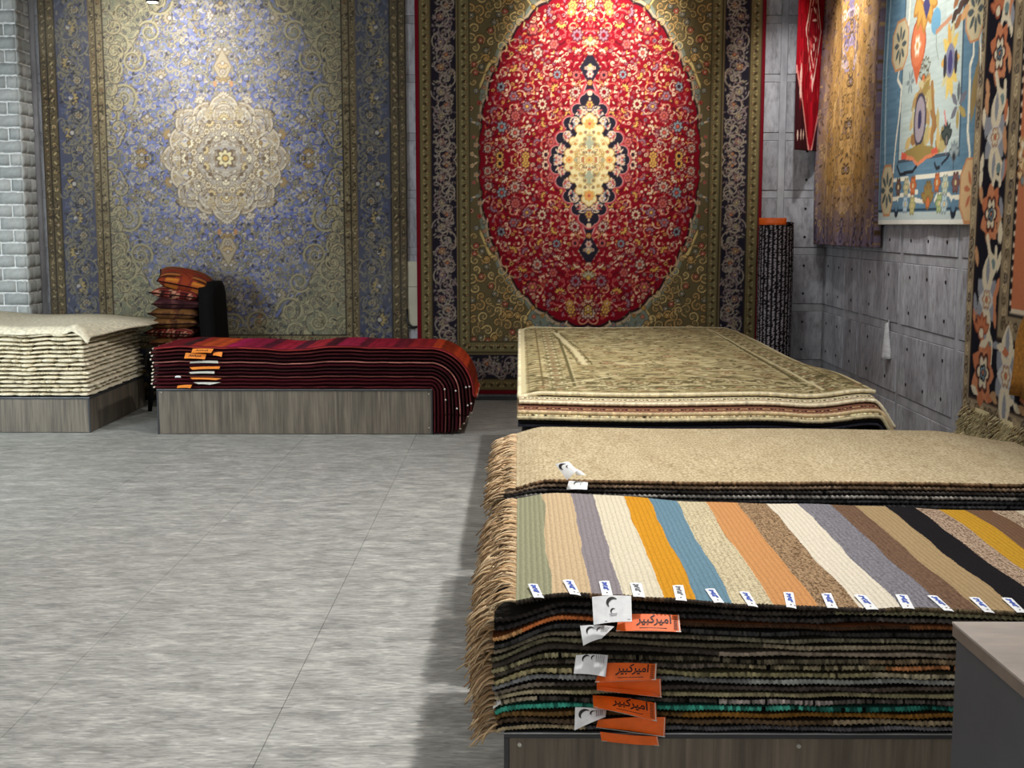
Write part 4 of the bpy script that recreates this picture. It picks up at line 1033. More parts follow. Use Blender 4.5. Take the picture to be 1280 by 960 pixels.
# ------------------------------------------------------------------ display platforms
def platform(x0, x1, y0, y1, h, label, wood, screws=(), group='low display platforms'):
    t = empty('display_platform', ((x0 + x1) / 2, (y0 + y1) / 2, 0), label, 'platform', group)
    e = .016
    b = MB(); b.box(x0 + .012, x1 - .012, y0 + .004, y0 + .022, .004, h - e, .001); b.build('front_panel', wood, t)
    b = MB(); b.box(x0 + .012, x1 - .012, y1 - .022, y1 - .004, .004, h - e, .001); b.build('back_panel', wood, t)
    for xa, xb in ((x0 + .002, x0 + .012), (x1 - .012, x1 - .002)):
        b = MB(); b.box(xa, xb, y0 + .008, y1 - .004, .004, h - e, .001); b.build('side_panel', wood, t)
    b = MB(); b.box(x0, x1, y0, y1, h - e, h - .002, .0015); b.build('top_board', M['edge'], t)
    for xa in (x0, x1 - .012):
        b = MB(); b.box(xa, xa + .012, y0, y0 + .008, 0.0, h - e, .001); b.build('corner_trim', M['edge'], t)
    b = MB(); b.box(x0, x1, y0 - .0035, y0 + .006, h - .004, h - .0005, .0005); b.build('top_trim', M['alu'], t)
    for sx, sz in screws:
        b = MB(); b.cyl((sx, y0 + .004, sz), (sx, y0 - .001, sz), .006, .005, 12); b.cyl((sx, y0 - .001, sz), (sx, y0 - .0014, sz), .002, .002, 6); b.build('screw', M['screw'], t)
    return t
platform(-.037, 1.80, 2.80, 3.885, .34, 'low dark oak display platform carrying the striped rug pile in front', M['oak_dark'], [(.0, .308), (.66, .306), (1.3, .306)])
platform(-.037, 1.98, 3.93, 5.03, .60, 'display platform hidden under the plain cream rug pile', M['oak_dark'])
platform(.01, 1.46, 5.13, 8.60, .655, 'display platform hidden under the patterned ivory rug pile', M['oak_dark'])
platform(-2.655, -.637, 8.96, 9.68, .335, 'low grey oak platform carrying the dark red kilim pile', M['oak'], [(-.665, .30), (-.665, .05), (-2.62, .31)])
platform(-4.75, -3.17, 9.02, 10.38, .265, 'low grey oak platform carrying the white textile pile at left', M['oak'])

# ------------------------------------------------------------------ rugs lying in piles
ORD = ['topmost', 'second', 'third', 'fourth', 'fifth', 'sixth', 'seventh', 'eighth', 'ninth', 'tenth', 'eleventh', 'twelfth', 'thirteenth', 'fourteenth', 'fifteenth', 'sixteenth', 'seventeenth', 'eighteenth', 'lowest']
def sstep(x): x = np.clip(x, 0, 1); return x * x * (3 - 2 * x)
def layer(name, xs, ys, zf, thick, m, label, group, cols, cat='rug', yfun=None):
    X, Y = np.meshgrid(xs, ys)
    if yfun is not None: Y = Y + yfun(X, Y)
    P = np.stack([X, Y, zf(X, Y)], -1)
    V, F = slab(P, np.array((0, 0, -thick)), False)
    if cols is not None:
        cc = cols(X, Y).reshape(-1, 3); cols = np.vstack([cc, cc * .8])
    o = mk(name, V, F, m, None, cols, False)
    return tag(o, label, cat, group)
def yarn_cols(n, segs, var=.25, bead=6):
    """colour along an edge: list of (start fraction, srgb)"""
    f = np.linspace(0, 1, n); c = np.zeros((n, 3))
    for s0, col in segs: c[f >= s0] = lin(col)
    k = rng.normal(0, 1, n // bead + 2); return np.clip(c * (1 + var * np.repeat(k, bead)[:n, None]), .002, 1)

# ---- the striped pile in front: nineteen rugs
NL = 19
EDGE = [  # bottom to top: colours of the bound front edge along its length
    [(0, (176, 160, 128)), (.12, (88, 86, 88)), (.5, (116, 114, 118))],
    [(0, (80, 66, 52)), (.2, (96, 78, 58)), (.45, (150, 134, 108))],
    [(0, (110, 84, 50)), (.25, (132, 92, 40)), (.6, (140, 98, 44))],
    [(0, (60, 150, 130)), (.30, (70, 160, 140)), (.42, (40, 104, 92)), (.8, (34, 80, 72))],
    [(0, (150, 140, 120)), (.06, (64, 60, 56)), (.3, (150, 140, 136)), (.45, (86, 80, 76))],
    [(0, (178, 166, 136)), (.10, (150, 142, 110)), (.5, (140, 134, 102))],
    [(0, (120, 112, 100)), (.08, (74, 66, 62)), (.5, (92, 80, 72))],
    [(0, (140, 142, 144)), (.12, (120, 122, 122)), (.34, (150, 154, 150)), (.6, (166, 164, 156))],
    [(0, (160, 150, 112)), (.14, (136, 130, 96)), (.5, (160, 150, 124))],
    [(0, (92, 84, 76)), (.3, (140, 130, 104)), (.52, (190, 128, 84)), (.62, (120, 116, 114))],
    [(0, (140, 134, 104)), (.12, (86, 80, 66)), (.5, (116, 100, 78))],
    [(0, (70, 64, 58)), (.3, (150, 136, 120)), (.6, (118, 100, 84))],
    [(0, (110, 106, 84)), (.12, (96, 90, 74)), (.36, (150, 138, 116))],
    [(0, (116, 108, 92)), (.3, (112, 108, 90)), (.5, (130, 124, 104))],
    [(0, (60, 60, 60)), (.4, (52, 50, 48)), (.7, (72, 66, 62))],
    [(0, (206, 156, 104)), (.04, (222, 130, 74)), (.12, (190, 110, 62)), (.17, (70, 50, 36)), (.55, (130, 84, 52))],
    [(0, (56, 54, 54)), (.3, (66, 62, 60)), (.5, (90, 84, 80))],
    [(0, (44, 40, 38)), (.3, (60, 54, 48)), (.45, (128, 124, 96)), (.7, (140, 134, 104))]]
EDGE_NAME = ['charcoal grey', 'brown and taupe', 'ochre brown', 'teal green', 'dark brown', 'pale olive', 'dark taupe', 'flecked silver grey', 'olive beige',
             'brown and orange', 'olive brown', 'flecked taupe', 'khaki', 'olive grey', 'near black', 'rust orange', 'charcoal flecked', 'black turning olive']
FRP = [(198, 170, 132), (180, 148, 110), (214, 190, 154), (160, 130, 98), (206, 176, 140)]
xs = np.concatenate([np.linspace(-.075, .16, 22), np.linspace(.19, 1.75, 80)])
def near_z(i):
    D = [.006, .010, .014, .018, .022, .026, .030, .034, .038, .041, .044, .046, .048, .049, .050, .049, .046, .038, .016][i]
    def f(X, Y):
        t = np.clip(X / 1.18, 0, 1.3); g = (i + 1) / NL
        z = .34 + (i + 1) * (.0177 - .0019 * t) + g * .0045 * np.sin(X * 7.3 + .6) + .0012 * np.sin(X * 23 + i * 1.7) + g * .003 * np.sin(Y * 9)
        if i == NL - 1: z = z + .006 * np.exp(-((X - .25) / .2) ** 2) - .005 * np.exp(-((X - .95) / .25) ** 2)
        if i == NL - 2: z = z + .005 * np.exp(-((X - .85) / .10) ** 2)
        return z - D * sstep((.012 + .006 * i - X) / .16) - (.012 * sstep((-.035 - X) / .04) if i < 4 else 0)
    return f
near = []
for i in range(NL):
    x0 = -.008 if i == NL - 1 else -.046 - .010 * rng.random() - .012 * math.sin(i / NL * PI)
    yj = 2.797 + rng.uniform(-.004, .004); xi = xs[xs > x0]; xi = np.concatenate([[x0], xi])
    if i == NL - 1: yj = 2.79
    yf = lambda X, Y, i=i: (.003 * np.sin(X * 14 + i * 2.1) + .002 * np.sin(X * 37 + i)) * (Y < 3.0)
    ysl = np.linspace(yj, 3.87, 10)
    zf = near_z(i)
    if i < NL - 1:
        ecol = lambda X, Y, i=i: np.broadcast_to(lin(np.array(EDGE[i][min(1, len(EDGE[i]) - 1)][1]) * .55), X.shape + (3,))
        lab = 'rug with %s edge, %s in the striped pile' % (EDGE_NAME[i], ORD[NL - 1 - i] + (' from the top' if i else ''))
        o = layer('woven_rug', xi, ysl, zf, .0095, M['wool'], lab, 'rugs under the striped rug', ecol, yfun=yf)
    else:
        xm = np.concatenate([[x0], xs[xs > x0]]); x_org = (xm[0] + xm[-1]) / 2
        o = layer('striped_rug', xi, np.linspace(2.79, 3.87, 40), zf, .0095, m_striped(x_org), 'multicoloured striped flatweave rug with white price tags, on top of the front pile', None, None, yfun=yf)
    near.append(o)
    nx = 900; px_ = np.linspace(x0, 1.70, nx); yy = yj + yf(px_, np.full(nx, 2.8)); zz = zf(px_, np.full(nx, 2.8)) - .0048
    segs = EDGE[i] if i < NL - 1 else [(0, (52, 46, 40)), (.1, (96, 76, 56)), (.2, (60, 52, 46)), (.5, (92, 80, 60)), (.7, (70, 60, 48))]
    b = MB(); big = rng.uniform(.9, 1.1)
    b.tube(np.stack([px_, yy - .002, zz], -1), .0054 * big * (1 + .12 * np.sin(px_ * 60 + i)), 5, yarn_cols(nx, segs, rng.choice([.2, .3, .5]), int(rng.integers(3, 6))), rng.choice([.20, .26, .32]), rng.choice([.009, .011, .014]), .05)
    ed = b.build('bound_edge', M['yarn'], o)
    n = 150 if i > 13 else 105
    fy = np.linspace(yj + .004, 3.86, n) + rng.normal(0, .002, n); fy = np.where(np.arange(n) % 3 == 1, fy, fy)
    # tassels are denser near the viewer, where the single strands can be told apart
    fy = yj + (3.86 - yj) * (np.linspace(0, 1, n) ** 1.15)
    fz = zf(np.full(n, x0), fy) - .005
    L = .085 if i == NL - 1 else .07 + .02 * rng.random()
    mb = fringe_mb(np.stack([np.full(n, x0 + .003), fy, fz], -1), [(-1, rng.normal(0, .30), .25 if i == NL - 1 else -.15) for _ in range(n)], L, 4, .0036, FRP, .022, .42 if i == NL - 1 else .5)
    stuff(mb.build('fringe', M['yarn'], o))
striped = near[-1]

# ---- the plain cream pile behind it
NC = 7; CE = [(52, 52, 56), (78, 78, 80), (58, 58, 60), (150, 146, 140), (64, 60, 58), (140, 120, 100), (120, 96, 72)]
CN = ['slate grey', 'mid grey', 'dark grey', 'pale grey beaded', 'black', 'taupe', 'cream']
def cream_z(i):
    def f(X, Y):
        z = .60 + (i + 1) * .0150 + .0022 * (i + 1) / NC * np.sin(X * 6 + 1.0) + .002 * np.sin(Y * 7)
        return z - (.006 + .0045 * i) * sstep((.03 + .012 * i - X) / .16) - .05 * sstep((X - 1.66) / .40) - .006 * X
    return f
xc = np.concatenate([np.linspace(-.07, .16, 16), np.linspace(.2, 2.02, 60)])
cream_top = None
for i in range(NC):
    top = i == NC - 1
    x0 = -.012 if top else -.05 + rng.uniform(-.008, .008); xi = np.concatenate([[x0], xc[xc > x0 + .001]]); yj = 3.955 + rng.uniform(-.004, .004)
    zf = cream_z(i)
    def zf2(X, Y, zf=zf, i=i):  # rugs past the platform's right end sag
        return zf(X, Y)
    lab = 'plain cream loop wool rug on top of the middle pile' if top else 'rug with %s bound edge, %s in the middle pile' % (CN[i], ORD[NC - 1 - i] + (' from the top' if i else ''))
    o = layer('woven_rug', xi, np.linspace(yj, 5.02, 26 if top else 8), zf2, .0095, M['cream'] if top else M['wool'], lab, 'rugs in the cream pile', None if top else (lambda X, Y, i=i: np.broadcast_to(lin(np.array(CE[i]) * .6), X.shape + (3,))))
    if top: cream_top = o
    nx = 700; px_ = np.linspace(x0, 2.0, nx); b = MB()
    b.tube(np.stack([px_, yj - .002 + .002 * np.sin(px_ * 20 + i), zf2(px_, np.full(nx, yj)) - .0048], -1), .0060, 5, yarn_cols(nx, [(0, CE[i])], .3, 4), .30, .016, .05)
    b.build('bound_edge', M['yarn'], o)
    n = 90; fy = np.linspace(yj + .004, 5.01, n); fz = zf2(np.full(n, x0), fy) - .005
    mb = fringe_mb(np.stack([np.full(n, x0 + .003), fy, fz], -1), [(-1, rng.normal(0, .3), .1) for _ in range(n)], .075, 3, .0042, FRP, .02, .55)
    stuff(mb.build('fringe', M['yarn'], o))

# ---- the ivory patterned pile at the back
def paint_ivory():
    W_, H_ = 1.50, 3.32; R = 150; c = Cv(0, W_, 0, H_, R, (176, 162, 120)); X, Y = c.full()
    n = rng.normal(0, 1, (c.H // 16 + 1, c.W // 60 + 1)); n = np.repeat(np.repeat(n, 16, 0), 60, 1)[:c.H, :c.W, None]; c.a += n * 7
    ol, br, pk, cr = (98, 90, 58), (112, 84, 56), (178, 136, 104), (206, 194, 154)
    d = np.minimum(np.minimum(X, W_ - X), np.minimum(Y, H_ - Y))
    for x, y in scatter(lambda x, y: True, 0, W_, 0, H_, 5200, .034):
        a = rng.uniform(-.5, .5) if rng.random() < .7 else rng.uniform(0, 6)
        c.leaf(x, y, rng.uniform(.04, .09), .022, a, pick([ol, br, (136, 124, 84), (150, 130, 90), cr, (96, 86, 62), ol, (84, 74, 52)]))
    for x, y in scatter(lambda x, y: .3 < x < W_ - .3, 0, W_, .3, H_ - .3, 600, .16): c.flower(x, y, .045, 7, pick([(186, 172, 130), (170, 154, 112)]), pick([ol, br]), pick([br, pk]), 0, 1.4)
    for k in range(10):
        x = .12 + k * .14; c.flower(x, .36, .055, 8, (190, 176, 134), (92, 82, 54), (130, 98, 66), 0, 1.5); c.leaf(x + .07, .36, .10, .04, PI / 2, (104, 94, 62)); c.leaf(x, .50, .11, .05, 0, (92, 82, 54)); c.leaf(x + .07, .22, .12, .05, 0, (98, 88, 58)); c.leaf(x, .20, .07, .03, .6, cr)
    # borders
    c.a[(d > .10) & (d < .11)] = ol; c.a[(d > .235) & (d < .245)] = ol; c.a[(d > .25) & (d < .262)] = cr; c.a[d < .03] = cr; c.a[(d > .03) & (d < .037)] = (120, 104, 74)
    for k in range(40):
        for (x, y) in ((.17, .1 + k * .085), (W_ - .17, .1 + k * .085), (.1 + k * .085, .17), (.1 + k * .085, H_ - .17)):
            if k % 2: c.flower(x, y, .05, 6, cr, ol, br, 0, 1.0)
            else: c.leaf(x, y, .09, .05, .6, ol); c.leaf(x, y, .05, .025, .6, pk)
        for (x, y) in ((.07, .05 + k * .085), (.05 + k * .085, .07)): c.leaf(x, y, .07, .02, 0, ol); c.leaf(x + .03, y, .03, .012, 1.5, br)
    c.line([(.33, 1.05), (.30, 1.9), (.235, 2.9)], .03, cr); c.line([(.365, 1.05), (.335, 1.9), (.262, 2.9)], .010, ol); c.line([(.30, 1.05), (.27, 1.9), (.21, 2.9)], .010, ol)
    for x0_, x1_, y0_, y1_ in ((.18, .45, .28, .62), (W_ - .18, W_ - .7, .30, .75), (.75, 1.05, .62, .30)): c.line([(x0_, y0_), (x1_, y1_)], .018, cr)
    c.line([(W_ - .20, .1), (W_ - .24, 3.2)], .014, cr)
    return c.a
IV = paint_ivory()
FRONTS = [5.25, 5.185, 5.115, 5.098, 5.098, 5.098]
def ivory_z(i, yprev):
    def f(X, Y):
        z = .818 - .019 * i + .004 * np.sin(X * 5 + 2.2) + .003 * np.sin(Y * 3 + X * 2)
        wv = -.012 * np.exp(-((X - 1.22) / .13) ** 2) + .014 * np.exp(-((X - 1.46) / .10) ** 2)
        z = z + wv * sstep((7.2 - Y) / 1.5)
        if i: z = z - .18 * sum(np.clip(FRONTS[k - 1] - Y, 0, .07) for k in range(1, i + 1)) - (.10 + .03 * i) * sstep((X - 1.49) / .13)
        else: z = z - .02 * sstep((.10 - X) / .12) - .03 * sstep((X - 1.40) / .14) * sstep((Y - 5.7) / 1.0)
        return z
    return f
IVL = [('cream', 5.25, 0.0, 1.515), ('cream with small dark motifs', 5.185, -.004, 1.585), ('brown', 5.115, -.008, 1.60), ('beige', 5.098, -.012, 1.59), ('black', 5.11, -.006, 1.575), ('dark blue grey', 5.115, -.008, 1.56)]
for i, (nm, yf_, x0, x1) in enumerate(IVL):
    yp = IVL[i - 1][1] if i else 0; zf = ivory_z(i, yp)
    if i == 0:
        nx, ny = 190, 200; xi = np.linspace(x0, x1, nx); yi = np.linspace(yf_, 8.57, ny)
        cc = lin(np.clip(sample(IV, ny, nx), 0, 255)); cf = lambda X, Y: cc
        lab = 'ivory and olive patterned rug lying on top of the back pile'
    else:
        nx, ny = 260, 26; xi = np.concatenate([np.linspace(x0, 1.4, 620 if i < 3 else 200), np.linspace(1.402, x1, 90)]); yi = np.concatenate([np.linspace(yf_, yf_ + .08, 14), np.linspace(yf_ + .1, 8.5, 12)])
        def cf(X, Y, i=i, yf_=yf_):
            v = (Y - yf_); c = np.zeros(X.shape + (3,)); 
            g = {1: (206, 194, 160), 2: (124, 84, 66), 3: (186, 170, 132), 4: (40, 36, 38), 5: (66, 66, 78)}[i]
            c[:] = lin(g)
            if i in (1, 2):
                dk_, lt_ = ((104, 92, 70), (226, 216, 184)) if i == 1 else ((58, 30, 30), (170, 136, 98))
                for per, off, rx, ry, col in ((.094, .0, .030, .015, dk_), (.094, .0, .021, .010, lt_), (.094, .0, .008, .005, (130, 60, 50)), (.094, .047, .013, .012, dk_), (.094, .047, .007, .006, lt_), (.094, .024, .007, .004, dk_), (.094, .070, .007, .004, dk_)):
                    dx = (X + off + per / 2) % per - per / 2
                    c[(dx / rx) ** 2 + ((v - .036) / ry) ** 2 < 1] = lin(col)
                c[(v > .012) & (v < .017)] = lin((150, 110, 84)); c[(v > .056) & (v < .061)] = lin((120, 100, 76) if i == 1 else (170, 140, 104))
            return c
        lab = 'rug with %s edge, %s from the top in the back pile' % (nm, ORD[i])
    o = layer('pile_rug', xi, yi, zf, .011, M['pile'], lab, 'rugs in the ivory pile', cf)
    ec = {0: (226, 214, 180), 1: (232, 222, 192), 2: (206, 184, 146), 3: (196, 184, 150), 4: (34, 32, 34), 5: (70, 70, 82)}[i]
    nx = 260; px_ = np.linspace(x0, x1, nx); b = MB(); r = .0085 if i < 4 else .006
    yb_ = yi[-1]
    fr = np.stack([px_, np.full(nx, yf_ - .003), zf(px_, np.full(nx, yf_)) - .006], -1)
    b.tube(fr, r, 6, yarn_cols(nx, [(0, ec)], .12, 2), .10, .02, .05)
    if i == 0:
        yl = np.linspace(yf_, yb_, 120); b.tube(np.stack([np.full(120, x0 - .002), yl, zf(np.full(120, x0), yl) - .006], -1), .010, 6, yarn_cols(120, [(0, ec)], .1, 3), .08, .02, .05)
        px2 = np.linspace(x0, x1, 120); b.tube(np.stack([px2, np.full(120, yb_ + .002), zf(px2, np.full(120, yb_)) - .006], -1), .009, 6, yarn_cols(120, [(0, ec)], .1, 3), .08, .02, .05)
    b.build('bound_edge', M['yarn'], o)
    if i in (2,):
        b = MB(); b.tube(fr + np.array((0, -.004, -.013)), .005, 5, yarn_cols(nx, [(0, (216, 200, 160))], .5, 1), .3, .012, .1); b.build('beaded_cord', M['yarn'], o)

# ---- dark red kilim pile draped over the platform's right end
NK = 12
KT = [(74, 18, 26), (96, 20, 30), (120, 22, 40), (54, 14, 20), (88, 18, 34), (40, 12, 16), (104, 24, 40), (70, 16, 24), (46, 12, 16), (84, 20, 28), (60, 16, 22), (150, 30, 54)]
def kil_col_top(s):
    """stripes of the topmost kilim along its length s (m from the left end)"""
    c = np.zeros(s.shape + (3,)); c[:] = lin((150, 28, 56))
    for a, b_, col in ((0, .20, (120, 22, 34)), (.20, .27, (60, 30, 34)), (.27, .30, (170, 50, 40)), (.30, .52, (206, 84, 40)), (.52, .62, (176, 30, 84)), (.62, .78, (150, 28, 64)), (.78, .86, (84, 24, 44)), (.86, 1.02, (170, 34, 60)),
                       (1.02, 1.10, (92, 30, 50)), (1.10, 1.24, (176, 44, 56)), (1.24, 1.32, (70, 20, 32)), (1.32, 1.48, (156, 30, 66)), (1.48, 1.56, (92, 24, 40)), (1.56, 1.74, (150, 26, 50)), (1.74, 1.85, (110, 22, 40)), (1.85, 2.02, (150, 34, 40)), (2.02, 2.6, (196, 70, 36))):
        c[(s >= a) & (s < b_)] = lin(col)
    thin = (np.sin(s * 2 * PI / .022) > .2) & (((s > .30) & (s < .52)) | (s > 1.9)); c[thin] *= .45
    thin2 = np.sin(s * 2 * PI / .013) > .4; c[thin2] *= .75
    return c
for i in range(NK):
    d = i * .0258; r = .030 + d; cx, cz = -.645, .305
    zend = [.014, .012, .016, .013, .02, .015, .03, .05, .09, .14, .17, .285][i]
    xl = -2.67 + rng.uniform(-.012, .012)
    x1_ = np.linspace(xl, cx, 90); g = (i + 1) / NK
    wv = g * (.010 * np.sin((x1_ + 2.6) * 5.5) + .006 * np.sin((x1_ + 2.6) * 11 + .5)) * sstep((-.72 - x1_) / .3) + .0012 * np.sin(x1_ * 30)
    za = cz + r + .024 + wv * 1.0
    an = np.linspace(0, PI / 2, 26)[1:]
    xa_ = cx + r * np.sin(an); zb = cz + .024 * (1 - an / (PI / 2)) + r * np.cos(an)
    k = max(3, int((cz - zend) / .02)); zs_ = np.linspace(cz, zend, k + 1)[1:] if cz > zend + .01 else np.array([zend])
    xv = np.full(len(zs_), cx + r) + (.012 * g * np.sin(3.1 * (cz - zs_) / .3))
    if i == NK - 1: xv = xv + np.linspace(0, .02, len(xv))
    px_ = np.concatenate([x1_, xa_, xv]); pz = np.concatenate([za, zb, zs_]); n = len(px_)
    s_ = np.concatenate([[0], np.cumsum(np.hypot(np.diff(px_), np.diff(pz)))])
    yk = np.linspace(8.945 + rng.uniform(-.004, .004), 9.66, 14)
    dx, dz = np.gradient(px_), np.gradient(pz); L = np.hypot(dx, dz); nx_, nz_ = dz / L, -dx / L   # inward normal
    X = np.broadcast_to(px_, (14, n)); Z = np.broadcast_to(pz, (14, n)); Y = np.broadcast_to(yk[:, None], (14, n)) + .0
    P = np.stack([X, Y, Z + .002 * np.sin(Y * 20)], -1)
    th = .0165
    off = np.stack([np.broadcast_to(nx_ * th, (14, n)), np.zeros((14, n)), np.broadcast_to(nz_ * th, (14, n))], -1)
    V, F = slab(P, off)
    base = lin(KT[i]); cc = np.zeros((14, n, 3)); cc[:] = base * (1 + .25 * np.sign(np.sin(s_ * 2 * PI / .09 + i)))[None, :, None]
    if i == NK - 1: cc[:] = kil_col_top(s_)[None]; cc *= (1 + .15 * rng.standard_normal((14, n, 1)))
    cc[0] = lin(np.array(KT[i]) * .75)
    V2 = np.vstack([np.clip(cc, .001, 1).reshape(-1, 3), cc.reshape(-1, 3) * .5])
    nm = 'topmost' if i == NK - 1 else ORD[NK - 1 - i] if i else 'lowest'
    lab = 'magenta and orange striped kilim on top of the dark red pile' if i == NK - 1 else 'dark red kilim, %s in the pile draped over the oak platform' % (nm + (' from the top' if i else ''))
    o = mk('folded_kilim', V, F, M['wool'], None, V2, False); tag(o, lab, 'rug', 'kilims in the dark red pile')
    # front selvedge cord, knotted white left end, white lower end
    b = MB(); scol = {0: (90, 30, 34), 3: (110, 60, 56), 7: (170, 110, 100), 10: (96, 40, 40), 11: (150, 54, 50), 5: (60, 30, 30)}.get(i, (64, 22, 28))
    pp = np.stack([px_ + nx_ * th * .5, np.full(n, yk[0] - .002), pz + nz_ * th * .5], -1)
    b.tube(pp, .0045, 5, yarn_cols(n, [(0, scol)], .2, 4), .05, .03); b.build('selvedge', M['yarn'], o)
    for q in range(5 if i == NK - 1 else 2):
        b = MB(); yq = (8.965 + q * .16) if i == NK - 1 else 8.95 + q * .05; b.tube([(xl - .008, yq - .012, pz[0] - .011), (xl + .003, yq, pz[0] - .006), (xl + .02, yq + .012 + .02 * (i == NK - 1), pz[0] - .005)], (.0062 if i < NK - 1 else .007), 6, lin((236, 226, 206)), .2, .01)
        b.build('knotted_end', M['yarn'], o, True)
    if i > 6:
        b = MB(); m_ = 16; yq = np.linspace(yk[0], 9.64, m_)
        b.tube(np.stack([np.full(m_, px_[-1] - .006), yq, np.full(m_, zend - .004)], -1), .007, 5, lin((214, 200, 180)), .1, .02); b.build('end_cord', M['yarn'], o, True)
    if i in (3, 6, 9, 10):
        for q in range(2):
            b = MB(); k_ = int(n * (.82 + .05 * q + .01 * i)) % n; b.tube([pp[k_] + (0, -.006, 0), pp[k_] + (.008, -.010, -.006)], .006, 6, lin((226, 222, 214)))
            b.build('paper_scrap', M['yarn'], o)

# ---- white textiles folded in a pile at the left
NW = 15
def lumpy(length, lo=.02, hi=.24):
    n = int(length / .006); out = np.zeros(n); k = 0
    while k < n:
        m_ = max(3, int(rng.choice([rng.uniform(.012, .022), rng.uniform(lo, hi)], p=[.55, .45]) / .006)); t = np.linspace(-1, 1, m_); v = (1 - t ** 4) * rng.uniform(.35, 1.0)
        e = min(n, k + m_); out[k:e] = v[:e - k]; k = e
    return out
for i in range(NW):
    zc = .268 + (i + .5) * .0312; h = .0152; x0, x1 = -4.30, -3.185 + rng.uniform(-.012, .012) - .02 * i / NW; y0, y1 = 9.035 + rng.uniform(-.006, .006), 10.33
    fl_, sl_ = lumpy(x1 - x0), lumpy(y1 - y0, .02, .08); nf, ns = len(fl_), len(sl_)
    ox = np.concatenate([np.linspace(x0, x1, nf), np.full(ns, x1), [x0, x0]]); oy = np.concatenate([np.full(nf, y0), np.linspace(y0, y1, ns), [y1, y1 * .5 + y0 * .5]])
    lum = np.concatenate([fl_, sl_ * .9, [.8, .8]]); nxn = np.concatenate([np.zeros(nf), np.ones(ns), [0, 0]]); nyn = np.concatenate([-np.ones(nf), np.zeros(ns), [0, 0]])
    m_ = len(ox); rings = []
    wav = .006 * np.sin(ox * 9) + .004 * np.sin(ox * 23)
    for q, (zz, ins) in enumerate(((-1, -.03), (-.85, .0), (-.4, .042), (.4, .042), (.85, .0), (1, -.03))):
        bul = ins * (lum * .9 if ins > 0 else 1); hh_ = h * (.34 + .66 * lum)
        rings.append(np.stack([ox + nxn * bul, oy + nyn * bul, zc + wav * (i / NW) + zz * hh_], -1))
    V = np.vstack(rings); V = np.vstack([V, [(np.mean((x0, x1)), np.mean((y0, y1)), zc - h), (np.mean((x0, x1)), np.mean((y0, y1)), zc + h)]])
    F = []
    for q in range(5): F += [(q * m_ + j, q * m_ + (j + 1) % m_, (q + 1) * m_ + (j + 1) % m_, (q + 1) * m_ + j) for j in range(m_)]
    F += [(j, len(V) - 2, (j + 1) % m_) for j in range(m_)] + [(5 * m_ + (j + 1) % m_, len(V) - 1, 5 * m_ + j) for j in range(m_)]
    o = mk('folded_textile', V, F, M['linen'], None, None, True)
    tag(o, 'off-white knotted textile, %s in the white pile at the left' % ((ORD[NW - i] + ' from the top') if i else 'lowest'), 'textile', 'white textiles in the pile')
U, W_ = np.meshgrid(np.linspace(0, 1, 60), np.linspace(0, 1, 30))
Xc = -4.34 + U * 1.19 + .20 * U ** 6 * np.clip(W_ * 1.6, 0, 1) ** 2; Yc = 9.005 + W_ * 1.34 - .02 * np.sin(U * 14)
Zc = .776 - .035 * U ** 2 + .010 * np.sin(U * 9 + W_ * 2) + .006 * np.sin(W_ * 9 + U * 3) - .045 * sstep((.05 - W_) / .05) + .028 * np.exp(-((U - .90) / .03) ** 2) * (1 - W_) - .05 * sstep((U - .95) / .05) * (1 - W_) + .02
V, F = slab(np.stack([Xc, Yc, Zc], -1), np.array((0, 0, -.012)))
o = mk('folded_textile', V, F, M['linen'], None, None, True); tag(o, 'smooth off-white textile spread on top of the white pile', 'textile', 'white textiles in the pile')

# ------------------------------------------------------------------ chair with kilim cushions
t = empty('chair', (-2.78, 10.3, 0), 'black upholstered chair loaded with patterned cushions behind the kilim pile', 'chair')
b = MB(); b.box(-3.06, -2.46, 10.06, 10.54, .33, .45, .03); b.build('seat', M['dark_wood'], t)
bk = MB(); yy = np.linspace(10.07, 10.53, 9); zt = np.linspace(.40, 1.06, 14); Yg, Zg = np.meshgrid(yy, zt)
rnd = 1 - (np.clip((Zg - .90) / .165, 0, 1) ** 3) * .55
P = np.stack([-2.605 - .025 * ((Zg - .4) / .66) + .02 * np.cos((Yg - 10.3) * 5), 10.3 + (Yg - 10.3) * rnd, Zg], -1)
V, F = slab(P, np.array((.12, 0, 0)), True); mk('backrest', V, F, M['dark_wood'], t, None, True)
for sx in (0, 1):
    for sy in (0, 1):
        b = MB(); x, y = (-3.02, -2.50)[sx], (10.11, 10.49)[sy]; b.cyl((x, y, .34), (x + (.03 if sx else -.03), y + (.02 if sy else -.02), 0), .030, .016, 10); b.build('leg', M['dark_wood'], t, True)
